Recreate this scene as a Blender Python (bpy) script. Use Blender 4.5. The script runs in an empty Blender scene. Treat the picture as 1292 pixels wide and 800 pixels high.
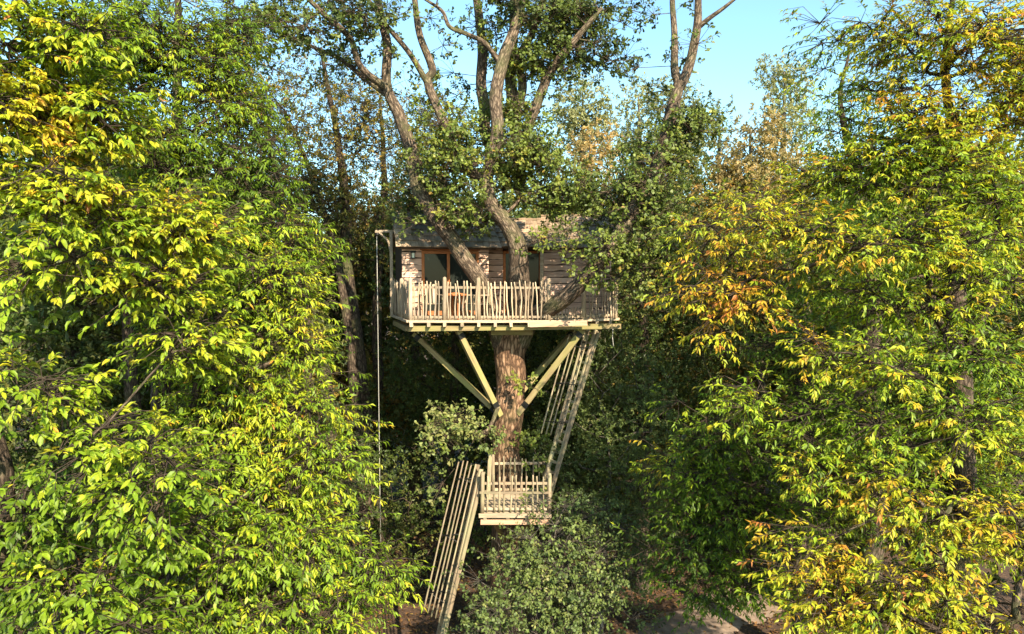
import bpy, math, random
import numpy as np
from mathutils import Vector, Matrix, Euler

random.seed(7)
scene = bpy.context.scene
COL = scene.collection
R = math.radians

# ------------------------------------------------------------------ camera
EYE = 11.0
FPX = 861.0                      # focal length in pixels of the 1292 px wide photograph
PITCH = math.atan(50.0 / FPX)
cam_d = bpy.data.cameras.new('camera')
cam = bpy.data.objects.new('camera', cam_d)
COL.objects.link(cam)
cam.location = (0, 0, EYE)
cam.rotation_euler = (R(90) - PITCH, 0, 0)
cam_d.sensor_width = 36.0
cam_d.lens = FPX / 1292 * 36.0
cam_d.clip_end = 2000
scene.camera = cam

# ------------------------------------------------------------------ sky, sun, exposure
SUN_AZ, SUN_EL = R(155), R(36)   # clockwise from +Y: behind the viewer, to the right
world = bpy.data.worlds.new('World')
scene.world = world
world.use_nodes = True
wn = world.node_tree
bg = wn.nodes['Background']
sky = wn.nodes.new('ShaderNodeTexSky')
sky.sky_type = 'NISHITA'
sky.sun_disc = False
sky.sun_elevation = SUN_EL
sky.sun_rotation = SUN_AZ
sky.air_density = 1.0
sky.dust_density = 0.8
sky.ozone_density = 1.0
tint = wn.nodes.new('ShaderNodeMix')
tint.data_type = 'RGBA'
tint.blend_type = 'MULTIPLY'
tint.inputs['Factor'].default_value = 1
tint.inputs['B'].default_value = (0.84, 1.06, 1.02, 1)
wn.links.new(sky.outputs['Color'], tint.inputs['A'])
wn.links.new(tint.outputs['Result'], bg.inputs['Color'])
bg.inputs['Strength'].default_value = 0.125
sd = bpy.data.lights.new('sun', 'SUN')
sd.energy = 4.8
sd.angle = R(0.5)
sd.color = (1.0, 0.87, 0.66)
sun = bpy.data.objects.new('sun', sd)
COL.objects.link(sun)
to_sun = Vector((math.sin(SUN_AZ) * math.cos(SUN_EL), math.cos(SUN_AZ) * math.cos(SUN_EL), math.sin(SUN_EL)))
sun.rotation_euler = to_sun.to_track_quat('Z', 'Y').to_euler()
sun.location = (20, -30, 40)
vs = scene.view_settings
vs.view_transform = 'Standard'
vs.look = 'None'
vs.exposure = 1.48
vs.gamma = 1
vs.use_curve_mapping = False
scene.cycles.max_bounces = 7
scene.cycles.diffuse_bounces = 3
scene.cycles.glossy_bounces = 2
scene.cycles.transmission_bounces = 4
scene.cycles.transparent_max_bounces = 4
scene.cycles.use_denoising = True
scene.cycles.sample_clamp_indirect = 4.0


def at(px, py, Y):
    """photo pixel + depth -> point in the place"""
    c, s = math.cos(PITCH), math.sin(PITCH)
    u, v = px - 646.0, 400.0 - py
    d = np.array([u, FPX * c + v * s, -FPX * s + v * c])
    return np.array([0, 0, EYE]) + d * (Y / d[1])


def ppm(Y):
    return FPX / Y


# ------------------------------------------------------------------ helpers: noise, meshes, tubes
def _hash(i, j, k, seed):
    h = (i * 374761393 + j * 668265263 + k * 2147483647 + seed * 144665) & 0xFFFFFFFF
    h = ((h ^ (h >> 13)) * 1274126177) & 0xFFFFFFFF
    return ((h ^ (h >> 16)) & 0xFFFF) / 65535.0


def vnoise(P, seed=0):
    P = np.asarray(P, dtype=float)
    I = np.floor(P).astype(np.int64)
    f = P - I
    f = f * f * (3 - 2 * f)
    out = 0
    for dx in (0, 1):
        for dy in (0, 1):
            for dz in (0, 1):
                w = (f[:, 0] if dx else 1 - f[:, 0]) * (f[:, 1] if dy else 1 - f[:, 1]) * (f[:, 2] if dz else 1 - f[:, 2])
                out = out + w * _hash(I[:, 0] + dx, I[:, 1] + dy, I[:, 2] + dz, seed)
    return out


def norm(a):
    a = np.asarray(a, dtype=float)
    return a / np.maximum(np.linalg.norm(a, axis=-1, keepdims=True), 1e-9)


def mesh_np(name, V, F, mat, smooth=False, col=None, tc=None):
    """mesh from vertex and face arrays (all faces of one size)"""
    V = np.ascontiguousarray(V, dtype=np.float32)
    F = np.ascontiguousarray(F, dtype=np.int32)
    me = bpy.data.meshes.new(name)
    n, k = F.shape
    me.vertices.add(len(V))
    me.vertices.foreach_set('co', V.ravel())
    me.loops.add(n * k)
    me.loops.foreach_set('vertex_index', F.ravel())
    me.polygons.add(n)
    me.polygons.foreach_set('loop_start', np.arange(0, n * k, k, dtype=np.int32))
    me.polygons.foreach_set('loop_total', np.full(n, k, dtype=np.int32))
    me.polygons.foreach_set('use_smooth', np.full(n, bool(smooth)))
    me.update(calc_edges=True)
    if col is not None:
        a = me.attributes.new('col', 'FLOAT_COLOR', 'POINT')
        c4 = np.ones((len(V), 4), dtype=np.float32)
        c4[:, :3] = col
        a.data.foreach_set('color', c4.ravel())
    if tc is not None:
        a = me.attributes.new('tc', 'FLOAT_VECTOR', 'POINT')
        a.data.foreach_set('vector', np.ascontiguousarray(tc, dtype=np.float32).ravel())
    if mat:
        me.materials.append(mat)
    return me


WPOS = {}


def link(name, me, parent=None, loc=(0, 0, 0), rot=None, scale=None):
    """object at world location loc; parents are only ever translated"""
    o = bpy.data.objects.new(name, me)
    COL.objects.link(o)
    loc = np.asarray(loc, dtype=float)
    if parent is not None:
        o.parent = parent
        o.location = loc - WPOS[parent.name]
    else:
        o.location = loc
    if rot is not None:
        o.rotation_euler = rot
    if scale is not None:
        o.scale = scale
    WPOS[o.name] = loc
    return o


def thing(name, label, cat, loc=(0, 0, 0), group=None):
    o = link(name, None, None, loc)
    o.empty_display_size = 0.2
    o['label'] = label
    o['category'] = cat
    if group:
        o['group'] = group
    return o


def tag(o, label, cat, group=None):
    o['label'] = label
    o['category'] = cat
    if group:
        o['group'] = group
    return o


class Tubes:
    def __init__(self):
        self.V, self.F, self.T, self.n = [], [], [], 0

    def add(self, P, rad, seg=6, rough=0.0, seed=0, cap=True):
        P = np.asarray(P, dtype=float)
        m = len(P)
        rad = np.broadcast_to(np.asarray(rad, dtype=float), (m,)).copy()
        if cap:
            t0, t1 = norm(P[0] - P[1]), norm(P[-1] - P[-2])
            P = np.vstack([P[0] + t0 * 1e-3, P, P[-1] + t1 * min(rad[-1] * 0.3, 0.05)])
            rad = np.concatenate([[rad[0] * 0.02], rad, [rad[-1] * 0.02]])
            m += 2
        T = np.gradient(P, axis=0)
        if cap:
            T[0], T[-1] = T[1], T[-2]
        T = norm(T)
        a = np.array([1.0, 0.1, 0.0]) if abs(T[0][0]) < 0.8 else np.array([0, 1.0, 0.1])
        u = norm(a - T[0] * a.dot(T[0]))
        U = []
        for t in T:
            u = norm(u - t * u.dot(t))
            U.append(u)
        U = np.array(U)
        W = np.cross(T, U)
        th = np.arange(seg) / seg * 2 * math.pi
        L = np.concatenate([[0], np.cumsum(np.linalg.norm(np.diff(P, axis=0), axis=1))])
        rr = np.repeat(rad[:, None], seg, 1)
        tcx = np.cos(th)[None, :] * np.maximum(rad, 0.02)[:, None] + seed * 3.1
        tcy = np.sin(th)[None, :] * np.maximum(rad, 0.02)[:, None]
        tcz = np.repeat(L[:, None], seg, 1)
        if rough:
            q = np.stack([np.cos(th)[None, :] * 3.2 + 0 * tcz, np.sin(th)[None, :] * 3.2 + 0 * tcz, tcz * 2.2 + seed], -1).reshape(-1, 3)
            q2 = np.stack([np.cos(th)[None, :] * 1.1 + 0 * tcz, np.sin(th)[None, :] * 1.1 + 0 * tcz, tcz * 0.9 + seed], -1).reshape(-1, 3)
            nz = (vnoise(q, 3) - 0.5) * 0.8 + (vnoise(q2, 5) - 0.5) * 1.2
            rr = rr * (1 + rough * nz.reshape(m, seg))
        V = P[:, None, :] + rr[..., None] * (np.cos(th)[None, :, None] * U[:, None, :] + np.sin(th)[None, :, None] * W[:, None, :])
        i, j = np.meshgrid(np.arange(m - 1), np.arange(seg), indexing='ij')
        j2 = (j + 1) % seg
        F = np.stack([i * seg + j, i * seg + j2, (i + 1) * seg + j2, (i + 1) * seg + j], -1).reshape(-1, 4)
        self.V.append(V.reshape(-1, 3))
        self.T.append(np.stack([tcx, tcy, tcz], -1).reshape(-1, 3))
        self.F.append(F + self.n)
        self.n += m * seg
        return self

    def mesh(self, name, mat, base=(0, 0, 0)):
        return mesh_np(name, np.vstack(self.V) - np.asarray(base), np.vstack(self.F), mat, True, None, np.vstack(self.T))


def smooth_line(P, sub=4):
    P = np.asarray(P, dtype=float)
    if len(P) < 3:
        t = np.linspace(0, 1, sub + 1)[:, None]
        return P[0] * (1 - t) + P[-1] * t
    E = np.vstack([2 * P[0] - P[1], P, 2 * P[-1] - P[-2]])
    out = []
    for i in range(1, len(E) - 2):
        for k in range(sub):
            t = k / sub
            p0, p1, p2, p3 = E[i - 1], E[i], E[i + 1], E[i + 2]
            out.append(0.5 * (2 * p1 + (p2 - p0) * t + (2 * p0 - 5 * p1 + 4 * p2 - p3) * t * t + (3 * p1 - p0 - 3 * p2 + p3) * t ** 3))
    out.append(P[-1])
    return np.array(out)


def box_mesh(name, lx, ly, lz, mat, jit=0.0, rng=random):
    """box centred on x and y, z from -lz/2 to lz/2, with slightly eased uneven corners"""
    V = []
    for x in (-1, 1):
        for y in (-1, 1):
            for z in (-1, 1):
                V.append((x * lx / 2 + rng.uniform(-jit, jit), y * ly / 2 + rng.uniform(-jit, jit), z * lz / 2 + rng.uniform(-jit, jit)))
    F = [(0, 1, 3, 2), (4, 6, 7, 5), (0, 4, 5, 1), (2, 3, 7, 6), (0, 2, 6, 4), (1, 5, 7, 3)]
    return mesh_np(name, V, F, mat)


def beam(name, p, q, w, h, mat, parent, jit=0.004):
    """square timber from p to q"""
    p, q = Vector(p), Vector(q)
    d = q - p
    me = box_mesh(name, w, h, d.length, mat, jit)
    return link(name, me, parent, (p + q) / 2, d.to_track_quat('Z', 'Y').to_euler())


# ------------------------------------------------------------------ materials
def new_mat(name):
    m = bpy.data.materials.new(name)
    m.use_nodes = True
    nt = m.node_tree
    return m, nt, nt.nodes, nt.links, nt.nodes['Principled BSDF']


def ramp(nodes, stops):
    r = nodes.new('ShaderNodeValToRGB')
    els = r.color_ramp.elements
    while len(els) < len(stops):
        els.new(0.5)
    for e, (p, c) in zip(els, stops):
        e.position = p
        e.color = (*c, 1)
    return r


def leaf_mat(name, trans=0.38, rough=0.42, spec=0.4):
    m, nt, N, L, P = new_mat(name)
    a = N.new('ShaderNodeAttribute')
    a.attribute_name = 'col'
    geo = N.new('ShaderNodeNewGeometry')
    tcn = N.new('ShaderNodeTexCoord')
    nz = N.new('ShaderNodeTexNoise')
    nz.inputs['Scale'].default_value = 22
    nz.inputs['Detail'].default_value = 2
    L.new(tcn.outputs['Object'], nz.inputs['Vector'])
    hs = N.new('ShaderNodeMapRange')
    hs.inputs['From Min'].default_value = 0.3
    hs.inputs['From Max'].default_value = 0.7
    hs.inputs['To Min'].default_value = 0.72
    hs.inputs['To Max'].default_value = 1.28
    L.new(nz.outputs['Fac'], hs.inputs['Value'])
    mul = N.new('ShaderNodeMix')
    mul.data_type = 'RGBA'
    mul.blend_type = 'MULTIPLY'
    mul.inputs['Factor'].default_value = 1
    L.new(a.outputs['Color'], mul.inputs['A'])
    L.new(hs.outputs['Result'], mul.inputs['B'])
    under = N.new('ShaderNodeMix')
    under.data_type = 'RGBA'
    L.new(geo.outputs['Backfacing'], under.inputs['Factor'])
    und2 = N.new('ShaderNodeMix')
    und2.data_type = 'RGBA'
    und2.inputs['Factor'].default_value = 0.30
    und2.inputs['B'].default_value = (0.20, 0.22, 0.13, 1)
    L.new(mul.outputs['Result'], und2.inputs['A'])
    L.new(mul.outputs['Result'], under.inputs['A'])
    L.new(und2.outputs['Result'], under.inputs['B'])
    L.new(under.outputs['Result'], P.inputs['Base Color'])
    P.inputs['Roughness'].default_value = rough
    P.inputs['Specular IOR Level'].default_value = spec
    tr = N.new('ShaderNodeBsdfTranslucent')
    tm = N.new('ShaderNodeMix')
    tm.data_type = 'RGBA'
    tm.blend_type = 'MULTIPLY'
    tm.inputs['Factor'].default_value = 1
    tm.inputs['B'].default_value = (1.5, 1.35, 0.45, 1)
    L.new(mul.outputs['Result'], tm.inputs['A'])
    L.new(tm.outputs['Result'], tr.inputs['Color'])
    mix = N.new('ShaderNodeMixShader')
    mix.inputs['Fac'].default_value = trans
    L.new(P.outputs['BSDF'], mix.inputs[1])
    L.new(tr.outputs['BSDF'], mix.inputs[2])
    L.new(mix.outputs['Shader'], N['Material Output'].inputs['Surface'])
    return m


def bark_mat(name, c0, c1, c2, moss=0.0, scale=26, bump=0.6):
    m, nt, N, L, P = new_mat(name)
    a = N.new('ShaderNodeAttribute')
    a.attribute_name = 'tc'
    mp = N.new('ShaderNodeMapping')
    mp.inputs['Scale'].default_value = (1, 1, 0.26)
    L.new(a.outputs['Vector'], mp.inputs['Vector'])
    n1 = N.new('ShaderNodeTexNoise')
    n1.inputs['Scale'].default_value = scale
    n1.inputs['Detail'].default_value = 6
    n1.inputs['Roughness'].default_value = 0.65
    L.new(mp.outputs['Vector'], n1.inputs['Vector'])
    v = N.new('ShaderNodeTexVoronoi')
    v.feature = 'DISTANCE_TO_EDGE'
    v.inputs['Scale'].default_value = scale * 0.55
    wob = N.new('ShaderNodeVectorMath')
    wob.operation = 'MULTIPLY_ADD'
    wob.inputs[1].default_value = (0.09, 0.09, 0.09)
    L.new(n1.outputs['Color'], wob.inputs[0])
    L.new(mp.outputs['Vector'], wob.inputs[2])
    L.new(wob.outputs['Vector'], v.inputs['Vector'])
    mr = N.new('ShaderNodeMapRange')
    mr.inputs['From Max'].default_value = 0.28
    L.new(v.outputs['Distance'], mr.inputs['Value'])
    mixh = N.new('ShaderNodeMath')
    mixh.operation = 'MULTIPLY'
    L.new(mr.outputs['Result'], mixh.inputs[0])
    L.new(n1.outputs['Fac'], mixh.inputs[1])
    cr = ramp(N, [(0.05, c0), (0.35, c1), (0.7, c2)])
    L.new(mixh.outputs['Value'], cr.inputs['Fac'])
    last = cr.outputs['Color']
    if moss:
        n2 = N.new('ShaderNodeTexNoise')
        n2.inputs['Scale'].default_value = 1.7
        n2.inputs['Detail'].default_value = 5
        L.new(a.outputs['Vector'], n2.inputs['Vector'])
        r2 = ramp(N, [(0.5, (0, 0, 0)), (0.68, (moss, moss, moss))])
        L.new(n2.outputs['Fac'], r2.inputs['Fac'])
        mx = N.new('ShaderNodeMix')
        mx.data_type = 'RGBA'
        L.new(r2.outputs['Color'], mx.inputs['Factor'])
        L.new(last, mx.inputs['A'])
        mx.inputs['B'].default_value = (0.10, 0.115, 0.04, 1)
        last = mx.outputs['Result']
    L.new(last, P.inputs['Base Color'])
    P.inputs['Roughness'].default_value = 0.9
    P.inputs['Specular IOR Level'].default_value = 0.15
    b = N.new('ShaderNodeBump')
    b.inputs['Strength'].default_value = bump
    b.inputs['Distance'].default_value = 0.05
    L.new(mixh.outputs['Value'], b.inputs['Height'])
    L.new(b.outputs['Normal'], P.inputs['Normal'])
    return m


def wood_mat(name, c0, c1, c2, stretch=(1, 12, 12), scale=3.0, var=0.35, stain=None, rough=0.75):
    m, nt, N, L, P = new_mat(name)
    tcn = N.new('ShaderNodeTexCoord')
    oi = N.new('ShaderNodeObjectInfo')
    ad = N.new('ShaderNodeVectorMath')
    ad.operation = 'MULTIPLY_ADD'
    ad.inputs[1].default_value = stretch
    off = N.new('ShaderNodeVectorMath')
    off.operation = 'SCALE'
    off.inputs['Scale'].default_value = 37
    L.new(oi.outputs['Location'], off.inputs[0])
    L.new(tcn.outputs['Object'], ad.inputs[0])
    L.new(off.outputs['Vector'], ad.inputs[2])
    n1 = N.new('ShaderNodeTexNoise')
    n1.inputs['Scale'].default_value = scale
    n1.inputs['Detail'].default_value = 6
    n1.inputs['Roughness'].default_value = 0.6
    L.new(ad.outputs['Vector'], n1.inputs['Vector'])
    cr = ramp(N, [(0.25, c0), (0.5, c1), (0.75, c2)])
    L.new(n1.outputs['Fac'], cr.inputs['Fac'])
    last = cr.outputs['Color']
    if stain:
        n2 = N.new('ShaderNodeTexNoise')
        n2.inputs['Scale'].default_value = 1.6
        n2.inputs['Detail'].default_value = 4
        gp = N.new('ShaderNodeNewGeometry')
        L.new(gp.outputs['Position'], n2.inputs['Vector'])
        r2 = ramp(N, [(0.42, (0, 0, 0)), (0.66, (0.75, 0.75, 0.75))])
        L.new(n2.outputs['Fac'], r2.inputs['Fac'])
        mx = N.new('ShaderNodeMix')
        mx.data_type = 'RGBA'
        L.new(r2.outputs['Color'], mx.inputs['Factor'])
        L.new(last, mx.inputs['A'])
        mx.inputs['B'].default_value = (*stain, 1)
        last = mx.outputs['Result']
    mr = N.new('ShaderNodeMapRange')
    mr.inputs['To Min'].default_value = 1 - var
    mr.inputs['To Max'].default_value = 1 + var
    L.new(oi.outputs['Random'], mr.inputs['Value'])
    mul = N.new('ShaderNodeMix')
    mul.data_type = 'RGBA'
    mul.blend_type = 'MULTIPLY'
    mul.inputs['Factor'].default_value = 1
    L.new(last, mul.inputs['A'])
    L.new(mr.outputs['Result'], mul.inputs['B'])
    L.new(mul.outputs['Result'], P.inputs['Base Color'])
    P.inputs['Roughness'].default_value = rough
    P.inputs['Specular IOR Level'].default_value = 0.25
    b = N.new('ShaderNodeBump')
    b.inputs['Strength'].default_value = 0.4
    b.inputs['Distance'].default_value = 0.01
    L.new(n1.outputs['Fac'], b.inputs['Height'])
    L.new(b.outputs['Normal'], P.inputs['Normal'])
    return m


M = {}
M['leaf'] = leaf_mat('leaf_chestnut', 0.36, 0.48, 0.28)
M['leaf_oak'] = leaf_mat('leaf_oak', 0.28, 0.48, 0.28)
M['leaf_far'] = leaf_mat('leaf_distant', 0.32, 0.6, 0.25)
M['oak_bark'] = bark_mat('oak_bark', (0.07, 0.040, 0.025), (0.25, 0.145, 0.085), (0.40, 0.26, 0.165), 0.25, 20, 0.7)
M['limb_bark'] = bark_mat('limb_bark', (0.05, 0.036, 0.026), (0.165, 0.118, 0.082), (0.28, 0.21, 0.15), 0.5, 30, 0.6)
M['grey_bark'] = bark_mat('grey_bark', (0.05, 0.042, 0.034), (0.14, 0.118, 0.095), (0.26, 0.225, 0.18), 0.5, 30, 0.45)
M['dark_bark'] = bark_mat('dark_bark', (0.03, 0.022, 0.016), (0.09, 0.065, 0.047), (0.17, 0.125, 0.09), 0.5, 30, 0.45)
M['stick'] = wood_mat('peeled_stick', (0.20, 0.14, 0.086), (0.40, 0.30, 0.195), (0.54, 0.42, 0.29), (14, 14, 1.5), 2.2, 0.32, (0.26, 0.215, 0.165))
M['pole'] = wood_mat('weathered_pole', (0.125, 0.088, 0.056), (0.24, 0.18, 0.118), (0.34, 0.268, 0.185), (14, 14, 1.2), 2.2, 0.3, (0.25, 0.24, 0.13))
M['clad'] = wood_mat('waney_cladding', (0.34, 0.19, 0.13), (0.54, 0.35, 0.26), (0.66, 0.48, 0.385), (1.5, 10, 22), 2.0, 0.2, (0.44, 0.27, 0.18))
M['frame'] = wood_mat('stained_frame', (0.20, 0.065, 0.022), (0.34, 0.12, 0.04), (0.42, 0.17, 0.065), (8, 8, 1.5), 2.5, 0.12)
M['deckwood'] = wood_mat('deck_board', (0.22, 0.165, 0.11), (0.36, 0.28, 0.19), (0.50, 0.40, 0.29), (1.2, 14, 14), 2.0, 0.22)
M['timber'] = wood_mat('mossy_timber', (0.135, 0.095, 0.045), (0.26, 0.195, 0.095), (0.35, 0.27, 0.145), (12, 12, 1.2), 2.0, 0.15, (0.24, 0.235, 0.07))
M['red_board'] = wood_mat('larch_board', (0.30, 0.16, 0.10), (0.45, 0.28, 0.18), (0.52, 0.36, 0.25), (10, 10, 1.2), 2.0, 0.1)
M['shingle'] = wood_mat('oak_shingle', (0.17, 0.112, 0.068), (0.28, 0.195, 0.125), (0.38, 0.285, 0.2), (12, 1.5, 12), 2.4, 0.4, (0.09, 0.088, 0.05))
M['darkwood'] = wood_mat('dark_board', (0.03, 0.02, 0.014), (0.06, 0.04, 0.028), (0.10, 0.07, 0.05), (8, 8, 1.2), 2.0, 0.2)
m, nt, N_, L_, P_ = new_mat('window_glass')
P_.inputs['Base Color'].default_value = (0.02, 0.024, 0.02, 1)
P_.inputs['Roughness'].default_value = 0.06
P_.inputs['Specular IOR Level'].default_value = 0.12
P_.inputs['IOR'].default_value = 1.5
P_.inputs['Transmission Weight'].default_value = 0.0
M['glass'] = m
m, nt, N_, L_, P_ = new_mat('black_metal')
P_.inputs['Base Color'].default_value = (0.022, 0.022, 0.02, 1)
P_.inputs['Roughness'].default_value = 0.5
P_.inputs['Metallic'].default_value = 0.6
M['metal'] = m
m, nt, N_, L_, P_ = new_mat('lantern_glass')
P_.inputs['Base Color'].default_value = (0.55, 0.55, 0.42, 1)
P_.inputs['Roughness'].default_value = 0.25
M['lampglass'] = m
m, nt, N_, L_, P_ = new_mat('hemp_rope')
nz_ = N_.new('ShaderNodeTexNoise')
nz_.inputs['Scale'].default_value = 40
rr_ = ramp(N_, [(0.3, (0.30, 0.28, 0.24)), (0.7, (0.52, 0.50, 0.45))])
L_.new(nz_.outputs['Fac'], rr_.inputs['Fac'])
L_.new(rr_.outputs['Color'], P_.inputs['Base Color'])
P_.inputs['Roughness'].default_value = 0.9
M['rope'] = m
# ground
m, nt, N_, L_, P_ = new_mat('leaf_litter_ground')
g_ = N_.new('ShaderNodeNewGeometry')
n1_ = N_.new('ShaderNodeTexNoise')
n1_.inputs['Scale'].default_value = 9
n1_.inputs['Detail'].default_value = 8
n1_.inputs['Roughness'].default_value = 0.7
L_.new(g_.outputs['Position'], n1_.inputs['Vector'])
r1_ = ramp(N_, [(0.3, (0.022, 0.013, 0.008)), (0.5, (0.065, 0.036, 0.02)), (0.62, (0.12, 0.062, 0.03)), (0.75, (0.20, 0.115, 0.055))])
L_.new(n1_.outputs['Fac'], r1_.inputs['Fac'])
L_.new(r1_.outputs['Color'], P_.inputs['Base Color'])
P_.inputs['Roughness'].default_value = 0.95
b_ = N_.new('ShaderNodeBump')
b_.inputs['Distance'].default_value = 0.05
L_.new(n1_.outputs['Fac'], b_.inputs['Height'])
L_.new(b_.outputs['Normal'], P_.inputs['Normal'])
M['ground'] = m
m, nt, N_, L_, P_ = new_mat('sandy_path')
g_ = N_.new('ShaderNodeNewGeometry')
n1_ = N_.new('ShaderNodeTexNoise')
n1_.inputs['Scale'].default_value = 4
n1_.inputs['Detail'].default_value = 9
n1_.inputs['Roughness'].default_value = 0.72
L_.new(g_.outputs['Position'], n1_.inputs['Vector'])
r1_ = ramp(N_, [(0.3, (0.11, 0.076, 0.053)), (0.55, (0.21, 0.15, 0.108)), (0.75, (0.30, 0.225, 0.165))])
L_.new(n1_.outputs['Fac'], r1_.inputs['Fac'])
L_.new(r1_.outputs['Color'], P_.inputs['Base Color'])
P_.inputs['Roughness'].default_value = 0.95
M['path'] = m

# ------------------------------------------------------------------ ground, path, litter
gx = np.concatenate([np.linspace(-600, -32, 8), np.linspace(-30, 30, 80), np.linspace(32, 600, 8)])
gy = np.concatenate([np.linspace(-200, -2, 6), np.linspace(0, 60, 80), np.linspace(64, 900, 10)])
GX, GY = np.meshgrid(gx, gy, indexing='ij')
gp = np.stack([GX.ravel() * 0.35, GY.ravel() * 0.35, 0 * GX.ravel()], -1)
gz = -0.03 - 0.06 * vnoise(gp, 11)
i_, j_ = np.meshgrid(np.arange(len(gx) - 1), np.arange(len(gy) - 1), indexing='ij')
k_ = len(gy)
gf = np.stack([i_ * k_ + j_, (i_ + 1) * k_ + j_, (i_ + 1) * k_ + j_ + 1, i_ * k_ + j_ + 1], -1).reshape(-1, 4)
o = link('ground', mesh_np('ground', np.stack([GX.ravel(), GY.ravel(), gz], -1), gf, M['ground'], True))
o['kind'] = 'structure'
# a sandy track crossing behind the oak towards the right
pc = smooth_line([(1.0, 13.5, 0), (2.6, 16.8, 0), (4.4, 19.4, 0), (6.4, 21.6, 0), (8.9, 23.4, 0), (11.5, 26.4, 0), (13.0, 31, 0), (13.6, 38, 0), (12.5, 50, 0)], 8)
pt = norm(np.gradient(pc, axis=0))
pn = np.stack([pt[:, 1], -pt[:, 0], 0 * pt[:, 0]], -1)
wob = 0.95 + 0.5 * vnoise(np.stack([np.arange(len(pc)) * 0.55, 0 * pc[:, 0], 0 * pc[:, 0]], -1), 4)
wob2 = 0.95 + 0.5 * vnoise(np.stack([np.arange(len(pc)) * 0.55, 0 * pc[:, 0], 0 * pc[:, 0]], -1), 9)
rows = []
for s, zz in ((-1, -0.12), (-0.82, -0.025), (0, -0.005), (0.82, -0.025), (1, -0.12)):
    w_ = (wob if s > 0 else wob2) * s
    rows.append(pc + pn * w_[:, None] + np.array([0, 0, zz]))
PV = np.stack(rows, 1).reshape(-1, 3)
i_, j_ = np.meshgrid(np.arange(len(pc) - 1), np.arange(4), indexing='ij')
pf = np.stack([i_ * 5 + j_, i_ * 5 + j_ + 1, (i_ + 1) * 5 + j_ + 1, (i_ + 1) * 5 + j_], -1).reshape(-1, 4)
o = link('path', mesh_np('path', PV, pf, M['path'], True))
o['kind'] = 'structure'

# ------------------------------------------------------------------ leaves
LEAF = {
    # along, across, up ; triangles
    'lance': (np.array([(0, 0, 0), (.5, 0, .03), (1, 0, -.10), (.33, .5, .085), (.70, .40, .06), (.33, -.5, .085), (.70, -.40, .06)]),
              np.array([(0, 1, 3), (1, 4, 3), (1, 2, 4), (0, 5, 1), (1, 5, 6), (1, 6, 2)])),
    'lance4': (np.array([(0, 0, 0), (.48, 0, .01), (1, 0, -.09), (.42, .5, .075), (.42, -.5, .075)]),
               np.array([(0, 1, 3), (1, 2, 3), (0, 4, 1), (1, 4, 2)])),
    'obov': (np.array([(0, 0, 0), (.42, .34, .07), (.42, -.34, .07), (.80, .50, .02), (.80, -.50, .02), (1, 0, -.08)]),
             np.array([(0, 2, 1), (1, 2, 4), (1, 4, 3), (3, 4, 5)])),
    'fold': (np.array([(0, 0, 0), (.5, .5, .10), (1, 0, -.05), (.5, -.5, .10)]),
             np.array([(0, 2, 1), (0, 3, 2)])),
}


class Leaves:
    def __init__(self):
        self.parts = []

    def add(self, P, T, N, L, W, C):
        self.parts.append((P, T, N, L, W, C))

    def arrays(self):
        return [np.concatenate([p[i] for p in self.parts]) for i in range(6)]


def leaf_mesh(name, arr, shape, mat, base):
    P, T, N, L, W, C = arr
    tv, tf = LEAF[shape]
    S = np.cross(N, T)
    curl = .2 + 2.4 * np.mod(L * 9173.0, 1.0)
    V = (P[:, None, :] + T[:, None, :] * (L[:, None] * tv[None, :, 0])[..., None]
         + S[:, None, :] * (W[:, None] * tv[None, :, 1])[..., None]
         + N[:, None, :] * ((L * curl)[:, None] * tv[None, :, 2])[..., None])
    n, k = len(P), len(tv)
    F = tf[None] + (np.arange(n) * k)[:, None, None]
    col = np.repeat(C[:, None, :], k, 1).reshape(-1, 3)
    return mesh_np(name, V.reshape(-1, 3) - np.asarray(base), F.reshape(-1, 3), mat, shape[:5] == 'lance', col)


def palette(stops, v):
    xs = np.array([s[0] for s in stops])
    cs = np.array([s[1] for s in stops])
    v = np.clip(v, xs[0], xs[-1])
    return np.stack([np.interp(v, xs, cs[:, i]) for i in range(3)], -1)


PAL_CHEST = [(0, (.036, .070, .007)), (.3, (.095, .158, .010)), (.48, (.180, .268, .015)), (.64, (.345, .385, .021)), (.8, (.46, .345, .024)), (.92, (.47, .24, .03)), (1, (.31, .12, .03))]
PAL_OAK = [(0, (.030, .046, .011)), (.4, (.080, .112, .020)), (.7, (.160, .195, .030)), (.9, (.23, .21, .035)), (1, (.28, .18, .04))]
PAL_SHRUB = [(0, (.026, .044, .014)), (.4, (.068, .100, .028)), (.75, (.130, .168, .042)), (1, (.20, .20, .065))]
PAL_DARK = [(0, (.022, .040, .009)), (.5, (.038, .064, .013)), (.85, (.07, .10, .018)), (1, (.13, .13, .03))]
PAL_AUT = [(0, (.05, .068, .012)), (.4, (.11, .12, .02)), (.7, (.23, .17, .035)), (1, (.32, .17, .045))]
PAL_SILV = [(0, (.14, .16, .06)), (.5, (.24, .25, .11)), (1, (.34, .32, .16))]
PAL_BROWN = [(0, (.17, .155, .06)), (.5, (.29, .225, .095)), (1, (.39, .26, .10))]

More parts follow.
